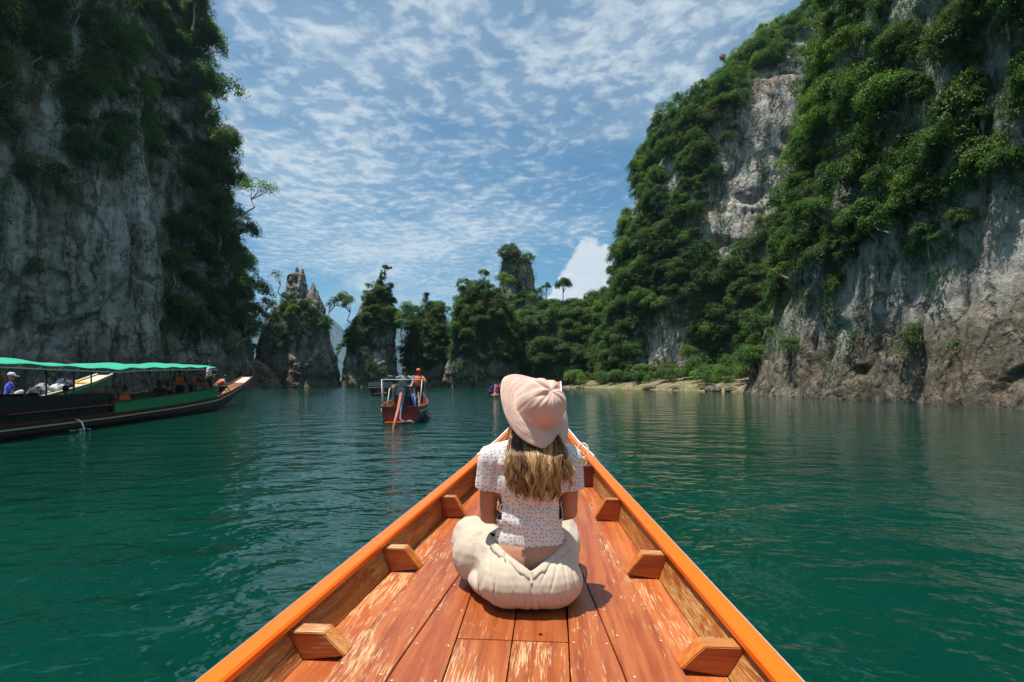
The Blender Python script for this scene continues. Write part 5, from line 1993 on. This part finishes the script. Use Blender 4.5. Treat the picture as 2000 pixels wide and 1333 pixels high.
# ------------------------------------------------------------------ boat ahead with the engine at its stern
MD = Vector((-0.142, 0.99, 0)).normalized()
MO = Vector((-3.60, 16.6, 0))
MR = Vector((MD.y, -MD.x, 0))
mboat = empty('longtail_boat', tuple(MO), math.atan2(0.142, 0.99))
tag(mboat, 'longtail boat seen from its red stern, with white engine frame and long shaft', 'boat')
mhw = I_([(0, .60), (1.2, .74), (3, .80), (5.5, .72), (8, .52), (10, .34), (12.5, .16)])
mzg = I_([(0, .50), (2, .50), (5, .54), (8, .66), (10, .88), (12.5, 1.40)])
mzk = I_([(0, -.12), (7, -.2), (9, 0.0), (10.5, .35), (12.5, 1.15)])
make_hull(mboat, mhw, mzg, mzk, 0.06, 12.5, (M['b_blue'], M['b_red'], M['b_wood'], M['b_cream']), 0.14)
for k in range(6):                                   # transom boards
    x0, x1 = -0.56 + k * 0.1875, -0.56 + (k + 1) * 0.1875 - 0.006
    b = MB()
    b.box(x0, x1, 0.0, 0.05, 0.02 + 0.10 * abs(k - 2.5) / 2.5, 0.50)
    b.build('transom_board', M['b_red'], mboat, False, 0.004)
b = MB()
b.box(-0.62, 0.62, -0.03, 0.058, 0.503, 0.55)
b.build('transom_cap', M['b_red'], mboat, False, 0.006)
b = MB()
b.box(-0.50, 0.42, -0.16, -0.004, 0.015, 0.06)
b.build('stern_step', M['orange'], mboat, False, 0.006)
for k in range(9):                                   # orange ribs inside the right side
    s = 1.6 + k * 0.55
    for e in (-1, 1):
        b = MB()
        b.hexa([(e * (mhw(s) * 0.62), s, 0.165), (e * (mhw(s) * 0.86 - 0.03), s, 0.165), (e * (mhw(s) * 0.86 - 0.03), s + 0.06, 0.165), (e * (mhw(s) * 0.62), s + 0.06, 0.165),
                (e * (mhw(s) - 0.16), s, mzg(s) - 0.01), (e * (mhw(s) - 0.055), s, mzg(s) - 0.01), (e * (mhw(s) - 0.055), s + 0.06, mzg(s) - 0.01), (e * (mhw(s) - 0.16), s + 0.06, mzg(s) - 0.01)])
        b.build('rib', M['orange'], mboat)
for s in (3.2, 4.7, 6.2):
    b = MB()
    b.box(-mhw(s) + 0.04, mhw(s) - 0.04, s, s + 0.24, 0.38, 0.41)
    b.build('thwart', M['b_wood'], mboat, False, 0.004)
# white frame round the helm
for e in (-1, 1):
    tubes(mboat, 'frame_post', M['steel'], [[(e * 0.60, 0.12, 0.5), (e * 0.66, 0.45, 1.42)]], 0.013)
    tubes(mboat, 'frame_post', M['steel'], [[(e * 0.46, 0.10, 0.5), (e * 0.40, 0.42, 1.12)]], 0.015)
    tubes(mboat, 'frame_side', M['steel'], [[(e * 0.66, 0.45, 1.42), (e * 0.72, 1.6, 1.36), (e * 0.74, 1.75, 0.56)]], 0.018)
tubes(mboat, 'frame_bar', M['steel'], [[(-0.66, 0.45, 1.42), (0.66, 0.45, 1.42)]], 0.014)
# engine
eng = empty('boat_engine', tuple(MO + MD * 0.55 + Vector((0, 0, 0.60))), math.atan2(0.142, 0.99))
eng.scale = (1.2, 1.2, 1.2)
tag(eng, 'greasy car engine mounted on the stern of the boat ahead', 'engine')
b = MB()
b.box(-0.17, 0.17, -0.30, 0.32, 0.12, 0.50)
b.box(-0.20, 0.20, -0.24, 0.26, 0.00, 0.13)
b.build('block', M['metal'], eng, False, 0.02)
b = MB()
for k in range(4):
    b.box(-0.13, 0.13, -0.26 + k * 0.14, -0.16 + k * 0.14, 0.50, 0.58)
b.box(-0.09, 0.09, -0.28, 0.28, 0.58, 0.66)
b.build('cylinder_head', M['alu'], eng, False, 0.012)
b = MB()
b.tube([(-0.02, -0.44, 0.36), (-0.02, -0.31, 0.36)], 0.13, 16)
b.tube([(-0.02, -0.47, 0.36), (-0.02, -0.44, 0.36)], 0.06, 12)
b.build('flywheel', M['alu'], eng)
b = MB()
b.tube([(0.18, -0.2, 0.46), (0.27, -0.22, 0.50), (0.30, -0.1, 0.62), (0.29, 0.15, 0.78)], 0.035, 9)
for k in range(3):
    b.tube([(0.15, -0.12 + k * 0.14, 0.50), (0.24, -0.12 + k * 0.14, 0.50), (0.28, -0.06 + k * 0.1, 0.60)], 0.022, 7)
b.build('exhaust', M['alu'], eng, True)
b = MB()
b.tube([(-0.16, 0.05, 0.64), (-0.26, 0.05, 0.66), (-0.30, 0.05, 0.72)], 0.05, 10)
b.tube([(-0.30, 0.05, 0.70), (-0.30, 0.05, 0.80)], 0.12, 14)
b.build('air_filter', M['metal'], eng, True)
b = MB()
b.box(-0.26, -0.19, -0.28, 0.20, 0.10, 0.46)
b.build('radiator', M['alu'], eng, False, 0.01)
b = MB()
b.tube([(0, 0.0, -0.09), (0, 0.0, 0.02)], 0.07, 12)
b.box(-0.28, 0.28, -0.06, 0.06, -0.085, -0.03)
b.build('pivot', M['metal'], eng)
b = MB()
b.tube([(0, -0.46, 0.30), (-0.02, -1.2, -0.10), (-0.08, -1.95, -0.50)], [0.045, 0.04, 0.036], 9)
b.build('shaft', M['shaft'], eng, True)
b = MB()
b.tube([(-0.08, -1.95, -0.50), (-0.10, -2.7, -0.72), (-0.12, -3.3, -0.86)], [0.022, 0.02, 0.018], 7)
pr = b.build('propeller_rod', M['shaft'], eng, True)
b = MB()
for k in range(3):
    a = k * 2.094
    ca, sa = math.cos(a), math.sin(a)
    b.add([(-0.12 + 0.02 * ca, -3.3, -0.86 + 0.02 * sa), (-0.12 + 0.10 * ca - 0.03 * sa, -3.28, -0.86 + 0.10 * sa + 0.03 * ca), (-0.12 + 0.12 * ca + 0.03 * sa, -3.33, -0.86 + 0.12 * sa - 0.03 * ca)], [(0, 1, 2), (2, 1, 0)])
b.build('blade', M['alu'], pr)
hs = tubes(eng, 'hose', M['hose'], [[(0.10, -0.20, 0.40), (0.06, -0.42, 0.20), (0.02, -0.62, -0.10), (-0.02, -0.66, -0.36), (0.06, -0.68, -0.44), (0.28, -0.66, -0.42), (0.34, -0.64, -0.50)]], 0.024)
# cans and gear in the stern
can1 = empty('fuel_can', tuple(MO + MD * 0.95 + MR * 0.36 + Vector((0, 0, 0.16))), 0.3)
tag(can1, 'tall blue plastic drum standing behind the helmsman', 'fuel can')
b = MB()
b.tube([(0, 0, 0), (0, 0, 0.03), (0, 0, 0.40), (0, 0, 0.62), (0, 0, 0.72), (0, 0, 0.78)], [0.13, 0.15, 0.15, 0.15, 0.10, 0.06], 14)
b.build('drum', M['can'], can1, True)
b = MB()
b.tube([(0, 0, 0.78), (0, 0, 0.83)], 0.05, 10)
b.build('lid', M['alu'], can1)
can2 = empty('crate', tuple(MO + MD * 0.55 + MR * 0.38 + Vector((0, 0, 0.16))), 0.1)
tag(can2, 'ochre crate wedged below the engine in the stern', 'crate')
b = MB()
b.box(-0.14, 0.14, -0.18, 0.18, 0, 0.03)
for x0, x1, y0, y1 in ((-0.15, -0.135, -0.19, 0.19), (0.135, 0.15, -0.19, 0.19), (-0.134, 0.134, -0.19, -0.175), (-0.134, 0.134, 0.175, 0.19)):
    b.box(x0, x1, y0, y1, 0.0, 0.13)
    b.box(x0, x1, y0, y1, 0.16, 0.30)
b.build('crate_body', M['crate'], can2)
can3 = empty('fuel_can', tuple(MO + MD * 0.35 + MR * -0.38 + Vector((0, 0, 0.30))), 0.1)
tag(can3, 'small bright green jerrycan at the left corner of the red stern', 'fuel can')
b = MB()
b.box(-0.09, 0.09, -0.06, 0.06, 0, 0.22)
b.tube([(-0.05, 0, 0.22), (-0.05, 0, 0.27)], 0.025, 8)
b.tube([(-0.02, 0, 0.22), (0.0, 0, 0.26), (0.05, 0, 0.26), (0.07, 0, 0.22)], 0.012, 6)
b.build('can_body', plain('green_plastic', (0.01, 0.42, 0.10), 0.5), can3, False, 0.01)

# ------------------------------------------------------------------ dark covered boat beyond
KD = Vector((-0.10, 0.995, 0))
KO = Vector((-13.0, 50.0, 0))
kboat = empty('longtail_boat', tuple(KO), 0.10)
tag(kboat, 'dark covered boat with three white rails, past the engine boat', 'boat')
khw = I_([(0, .85), (2, 1.0), (6, 1.0), (9, .6), (11, .3)])
kzg = I_([(0, .62), (6, .62), (9, .8), (11, 1.3)])
kzk = I_([(0, -.2), (8, -.2), (11, 1.0)])
make_hull(kboat, khw, kzg, kzk, 0, 11, (M['b_board'], M['b_board'], M['b_wood'], M['b_blue']), 0.15, n=20)
for z in (0.80, 1.02, 1.22):
    tubes(kboat, 'white_rail', M['white_rim'], [[(-0.98, 0.05, z), (0.9, 0.05, z), (0.98, 3.0, z)]], 0.04)
for e in (-1, 1):
    for s in (0.1, 2.4, 4.8):
        tubes(kboat, 'post', M['b_board'], [[(e * 0.88, s, 0.65), (e * 0.88, s, 1.62)]], 0.03)
cv = []
for s in np.linspace(-0.3, 5.4, 10):
    for k in range(9):
        t = -1 + k / 4
        cv.append((t * 1.05, s, 1.62 + 0.16 * (1 - t * t)))
kc = link('canopy', mesh('canopy', cv, grid_faces(10, 9), True, M['canopy_dark']), kboat)
so = kc.modifiers.new('t', 'SOLIDIFY')
so.thickness = 0.03
bake(kc)

# ------------------------------------------------------------------ far small boat
TO = Vector((-1.55, 46.0, 0))
tboat = empty('longtail_boat', tuple(TO), 0.02)
tag(tboat, 'tiny far boat with passengers and a white box, near the islet foot', 'boat')
thw = I_([(0, .48), (2, .62), (5, .5), (8, .12)])
tzg = I_([(0, .40), (4, .42), (8, .95)])
tzk = I_([(0, -.15), (5, -.15), (8, .7)])
make_hull(tboat, thw, tzg, tzk, 0, 8, (M['b_board'], M['b_red'], M['b_wood'], M['b_red']), 0.10, n=18)
tubes(tboat, 'tail_shaft', M['shaft'], [[(0.0, 0.1, 0.75), (-0.05, -1.8, 0.02)]], 0.04)
wbx = empty('white_box', tuple(TO + Vector((0.22, 2.2, 0.14))), 0.35)
tag(wbx, 'white box standing in the tiny far boat', 'box')
b = MB()
b.box(-0.26, 0.26, -0.2, 0.2, 0, 0.9)
b.build('box_body', M['white_rim'], wbx, False, 0.02)
b = MB()
b.box(-0.28, 0.28, -0.22, 0.22, 0.903, 0.98)
b.build('lid', M['white_rim'], wbx, False, 0.02)

# ================================================================== people on the boats
CM = {}


def cmat(c):
    if c not in CM:
        CM[c] = cloth('dyed_cloth', c, 0.85, 120, 0.12)
    return CM[c]


M['skin_b'] = skin_mat('brown_skin', (0.30, 0.145, 0.085))
M['black_hair'] = plain('black_hair', (0.012, 0.010, 0.009), 0.5, 0.4)


def ik(a, c, l1, l2, pole):
    a, c = Vector(a), Vector(c)
    d = c - a
    L = min(d.length, (l1 + l2) * 0.999)
    dn = d.normalized()
    x = (l1 * l1 - l2 * l2 + L * L) / (2 * L)
    h = math.sqrt(max(l1 * l1 - x * x, 0))
    p = Vector(pole) - dn * Vector(pole).dot(dn)
    p.normalize()
    return a + dn * x + p * h, a + dn * L


def person(loc, rz, label, pelvis, tor, hands, feet, shirt, trous, k=1.0, face=(0, 1, 0.0), hat=None, vest=False, hair=True, long_hair=False, group=None, voxel=0.022, skin='skin_b', sleeve=0.6):
    root = empty('person', tuple(loc), rz)
    root.scale = (k, k, k)
    tag(root, label, 'person', group)
    P = Vector(pelvis)
    T = Vector(tor).normalized()
    X = Vector((1, 0, 0))
    F = X.cross(T).normalized() * -1
    F = T.cross(X).normalized() if T.cross(X).y > 0 else X.cross(T).normalized()
    nk = P + T * 0.50
    hd_up = (T * 0.6 + Vector((0, 0, 0.7))).normalized()
    fc = Vector(face)
    fc = (fc - hd_up * fc.dot(hd_up)).normalized()
    hx_ = fc.cross(hd_up).normalized()
    R = Matrix((hx_, fc, hd_up)).transposed()
    hc = nk + T * 0.06 + hd_up * 0.135
    body, sh, tr = MB(), MB(), MB()
    ell(body, hc, (0.072, 0.092, 0.112), R, 12, 9)
    cap(body, hc + R @ Vector((0, 0.03, -0.06)), 0.05, hc + R @ Vector((0, 0.055, -0.085)), 0.03, 8)
    cap(body, hc + R @ Vector((0, 0.09, 0.0)), 0.016, hc + R @ Vector((0, 0.108, -0.03)), 0.016, 6)
    for e in (-1, 1):
        ell(body, hc + R @ Vector((e * 0.075, 0, -0.01)), (0.012, 0.02, 0.03), R, 6, 5)
    cap(body, nk - T * 0.02, 0.055, hc - hd_up * 0.05, 0.05, 8)
    for bb, gr in ((body, 0.0), (sh, 0.014)):
        ell(bb, P + T * 0.14, (0.135 + gr, 0.095 + gr, 0.17), Matrix((X, F, T)).transposed(), 12, 9)
        ell(bb, P + T * 0.33, (0.155 + gr, 0.105 + gr, 0.18), Matrix((X, F, T)).transposed(), 12, 9)
        cap(bb, nk - T * 0.055 - X * 0.14, 0.055 + gr, nk - T * 0.055 + X * 0.14, 0.055 + gr, 8)
    for bb, gr in ((body, 0.0), (tr, 0.016)):
        ell(bb, P + T * 0.0, (0.155 + gr, 0.115 + gr, 0.13), Matrix((X, F, T)).transposed(), 12, 9)
    for e, hnd in zip((-1, 1), hands):
        s0 = nk - T * 0.06 + X * e * 0.175
        el2, w2 = ik(s0, hnd, 0.285, 0.25, Vector((e * 0.5, -0.5, -0.6)))
        cap(body, s0, 0.048, el2, 0.038, 8)
        cap(body, el2, 0.038, w2, 0.026, 8)
        d = (w2 - el2).normalized()
        cap(body, w2, 0.026, w2 + d * 0.08, 0.032, 8)
        sdv = d.cross(Vector((0.1, 0.2, 1))).normalized()
        for q in range(4):
            cap(body, w2 + d * 0.08 + sdv * (q - 1.5) * 0.019, 0.010, w2 + d * (0.165 - 0.01 * abs(q - 1.5)) + sdv * (q - 1.5) * 0.024, 0.008, 6)
        cap(body, w2 + d * 0.03 + sdv * 0.03, 0.011, w2 + d * 0.085 + sdv * 0.06, 0.009, 6)
        cap(sh, s0, 0.064, s0.lerp(el2, 1.0 if sleeve > 1 else sleeve), 0.056, 8)
        if sleeve > 1:
            cap(sh, el2, 0.054, el2.lerp(w2, 0.9), 0.040, 8)
    for e, ft in zip((-1, 1), feet):
        h0 = P + X * e * 0.09 - T * 0.02
        kn, an = ik(h0, ft, 0.43, 0.42, Vector((e * 0.35, 1.0, 0.25)))
        for bb, gr in ((body, 0.0), (tr, 0.018)):
            cap(bb, h0, 0.088 + gr, kn, 0.060 + gr, 8)
            cap(bb, kn, 0.058 + gr, kn.lerp(an, 1.0 if gr == 0 else 0.85), 0.040 + gr, 8)
        cap(body, an + Vector((0, -0.03, -0.02)), 0.038, an + Vector((0, 0.16, -0.045)), 0.03, 8)
    fuse('body', body, M[skin], root, voxel, 2)
    fuse('shirt', sh, cmat(shirt), root, voxel, 2)
    fuse('trousers', tr, cmat(trous), root, voxel, 2)
    if hair:
        b = MB()
        ell(b, hc + R @ Vector((0, -0.014, 0.022)), (0.082, 0.096, 0.104), R, 12, 9)
        if long_hair:
            cap(b, hc + R @ Vector((0, -0.05, -0.03)), 0.085, nk - T * 0.16 - F * 0.085, 0.06, 8)
        ho = fuse('hair', b, M['black_hair'], root, voxel, 2)
        slice_off(ho, hc + R @ Vector((0, 0.035, 0.0)), R @ Vector((0, 1.0, -0.75)))
    if hat:
        b = MB()
        ell(b, hc + R @ Vector((0, -0.006, 0.045)), (0.093, 0.108, 0.092), R, 14, 9)
        co_ = fuse('cap', b, cmat(hat), root, voxel * 0.8, 2)
        slice_off(co_, hc + R @ Vector((0, 0, 0.028)), R @ Vector((0, 0, -1)))
        b = MB()
        q = []
        for kk in range(9):
            a = math.radians(-70 + 140 * kk / 8)
            q.append((hc + R @ Vector((0.10 * math.sin(a), 0.085 * math.cos(a) + 0.01, 0.030)), hc + R @ Vector((0.085 * math.sin(a), 0.10 + 0.095 * math.cos(a), 0.016))))
        vs_, fs_ = [], []
        for kk, (a_, b_) in enumerate(q):
            vs_ += [a_, b_, b_ - hd_up * 0.008, a_ - hd_up * 0.008]
            if kk:
                o_ = (kk - 1) * 4
                for j in range(4):
                    j2 = (j + 1) % 4
                    fs_.append((o_ + j, o_ + j2, o_ + 4 + j2, o_ + 4 + j))
        b.add(vs_, fs_)
        b.build('brim', cmat(hat), co_, True)
    if vest:
        b = MB()
        ell(b, P + T * 0.22, (0.185, 0.145, 0.19), Matrix((X, F, T)).transposed(), 14, 10)
        ell(b, P + T * 0.37, (0.185, 0.150, 0.16), Matrix((X, F, T)).transposed(), 14, 10)
        vo = fuse('life_vest', b, M['vest'], root, voxel, 2)
        slice_off(vo, nk - T * 0.02, T)
        for hgt in (0.15, 0.24):
            b = MB()
            ring = []
            for kk in range(25):
                a = 2 * math.pi * kk / 24
                ring.append(P + T * hgt + X * 0.190 * math.cos(a) + F * 0.150 * math.sin(a))
            b.tube(ring, 0.012, 6)
            b.build('strap', M['strap'], vo, True)
    return root


def gpt(s, x, z):
    p = Vector((-13.3, 15.5, 0)) + GD * s + Vector((0.981, 0.192, 0)) * x
    return (p.x, p.y, z)


GR = math.atan2(0.192, 0.981)
STAND = [(-0.10, 0.02, 0.06), (0.10, 0.02, 0.06)]
person(gpt(10.0, 0.2, gzg(10.0) + 0.0), GR - 1.35, 'person in white T-shirt standing upright at the front of the green canopy', (0, 0, 0.90), (0, 0.06, 1), [(-0.26, 0.12, 1.0), (0.24, 0.22, 1.05)], STAND, (0.80, 0.78, 0.76), (0.03, 0.03, 0.035), 1.03)
person(gpt(6.9, 0.15, 0.20), GR + 0.5, 'person seen from behind in orange life vest, standing under the canopy', (0, 0, 0.92), (0, 0.10, 1), [(-0.25, 0.15, 0.95), (0.25, 0.15, 0.95)], STAND, (0.05, 0.05, 0.055), (0.02, 0.022, 0.03), 1.0, vest=True)
person(gpt(7.9, 0.30, 0.22), GR - 1.2, 'person in dark top and life vest bending forward under the canopy edge', (0, -0.1, 0.92), (0, 0.72, 0.75), [(-0.15, 0.62, 0.78), (0.2, 0.72, 0.72)], STAND, (0.05, 0.035, 0.04), (0.02, 0.02, 0.03), 1.0, vest=True, hat=(0.75, 0.22, 0.16), face=(0, 0.9, -0.4))
person(gpt(10.9, 0.30, gzg(10.9) - 0.02), GR - 0.9, 'person in pale shirt and orange vest crouching on the foredeck', (0, -0.10, 0.42), (0, 0.75, 0.62), [(-0.2, 0.45, 0.2), (0.2, 0.5, 0.2)], [(-0.14, 0.02, 0.06), (0.14, 0.05, 0.06)], (0.55, 0.53, 0.52), (0.03, 0.03, 0.035), 1.0, vest=True, face=(0, 0.9, -0.5))
SITH = [(-0.16, 0.34, 0.22), (0.16, 0.34, 0.22)]
SITF = [(-0.14, 0.62, 0.06), (0.14, 0.62, 0.06)]
seat = [(-0.9, 0.35, 'passenger with dark bob sitting at the end of the black boards', (0.02, 0.02, 0.022), None, False, 0.18),
        (0.0, 0.45, 'passenger in dark top with green cap beside the black boards', (0.025, 0.03, 0.03), (0.02, 0.26, 0.12), False, 0.12),
        (1.15, 0.30, 'passenger in green cap seated behind the first green panel', (0.03, 0.03, 0.03), (0.02, 0.30, 0.16), False, 0.20),
        (2.2, 0.35, 'dark haired passenger in orange vest behind the second green panel', (0.03, 0.03, 0.03), None, True, 0.16),
        (2.75, -0.25, 'dark haired passenger on the far seat behind second green panel', (0.03, 0.03, 0.035), None, True, 0.20),
        (4.55, 0.40, 'long haired passenger leaning on the green side panel', (0.025, 0.03, 0.03), None, False, 0.34),
        (7.2, -0.45, 'passenger in dark green cap on the far side below the life vests', (0.05, 0.05, 0.05), (0.02, 0.10, 0.06), False, 0.22)]
for s, x, lab, c, hatc, vst, zz in seat:
    person(gpt(s, x, 0.13 + zz), GR + (0.2 if x > 0 else -0.3), lab, (0, 0, 0.13), (0, -0.05, 1), SITH, SITF, c, (0.02, 0.02, 0.025), 1.0, hat=hatc, vest=vst, hair=hatc is None, long_hair=(s > 4 and s < 5), voxel=0.028)
p = o2 + GD * 11.1 + Vector((0.981, 0.192, 0)) * 0.2
person((p.x, p.y, gzg(11.1) - 0.02), GR - 1.0, 'person in blue shirt and white cap sitting on the second boat', (0, 0, 0.13), (0, 0.16, 1), SITH, SITF, (0.03, 0.05, 0.45), (0.5, 0.5, 0.5), 1.0, hat=(0.55, 0.60, 0.72), hair=False)

hp = MO + MD * 1.35 + MR * 0.02
person((hp.x, hp.y, 0.16), math.atan2(0.142, 0.99), 'helmsman in grey shirt with arms spread on the white frame', (0, 0, 0.90), (0, 0.02, 1), [(-0.60, -0.62, 1.24), (0.60, -0.62, 1.24)], STAND, (0.20, 0.21, 0.21), (0.03, 0.035, 0.06), 1.0, sleeve=0.9, voxel=0.018)
hp = MO + MD * 5.4 + MR * 0.35
person((hp.x, hp.y, 0.20), math.atan2(0.142, 0.99), 'person in orange cap and orange vest standing ahead of the helmsman', (0, 0, 0.90), (0, 0.02, 1), [(-0.22, 0.16, 0.95), (0.42, -0.05, 1.0)], STAND, (0.62, 0.13, 0.04), (0.03, 0.03, 0.05), 1.0, hat=(0.85, 0.16, 0.03), hair=True, vest=True, voxel=0.02)
FAR = (('passenger in blue shirt in the tiny far boat', (-0.28, 1.0), (0.03, 0.05, 0.42)), ('passenger in red shirt in the tiny far boat', (0.28, 1.1), (0.55, 0.02, 0.03)), ('passenger in pale orange vest at the edge of the tiny far boat', (0.42, 2.6), (0.75, 0.28, 0.15)))
for lab, (xx, yy), c in FAR:
    person((TO.x + xx, TO.y + yy, 0.30), 0.3, lab, (0, 0, 0.13), (0, 0.02, 1), SITH, SITF, c, (0.04, 0.04, 0.05), 1.0, voxel=0.035)
person((KO.x + 0.55, KO.y + 0.9, 0.55), 0.1, 'person sitting at the stern rail of the dark covered boat', (0, 0, 0.13), (0, 0.02, 1), SITH, SITF, (0.45, 0.16, 0.10), (0.04, 0.04, 0.05), 1.0, voxel=0.035)
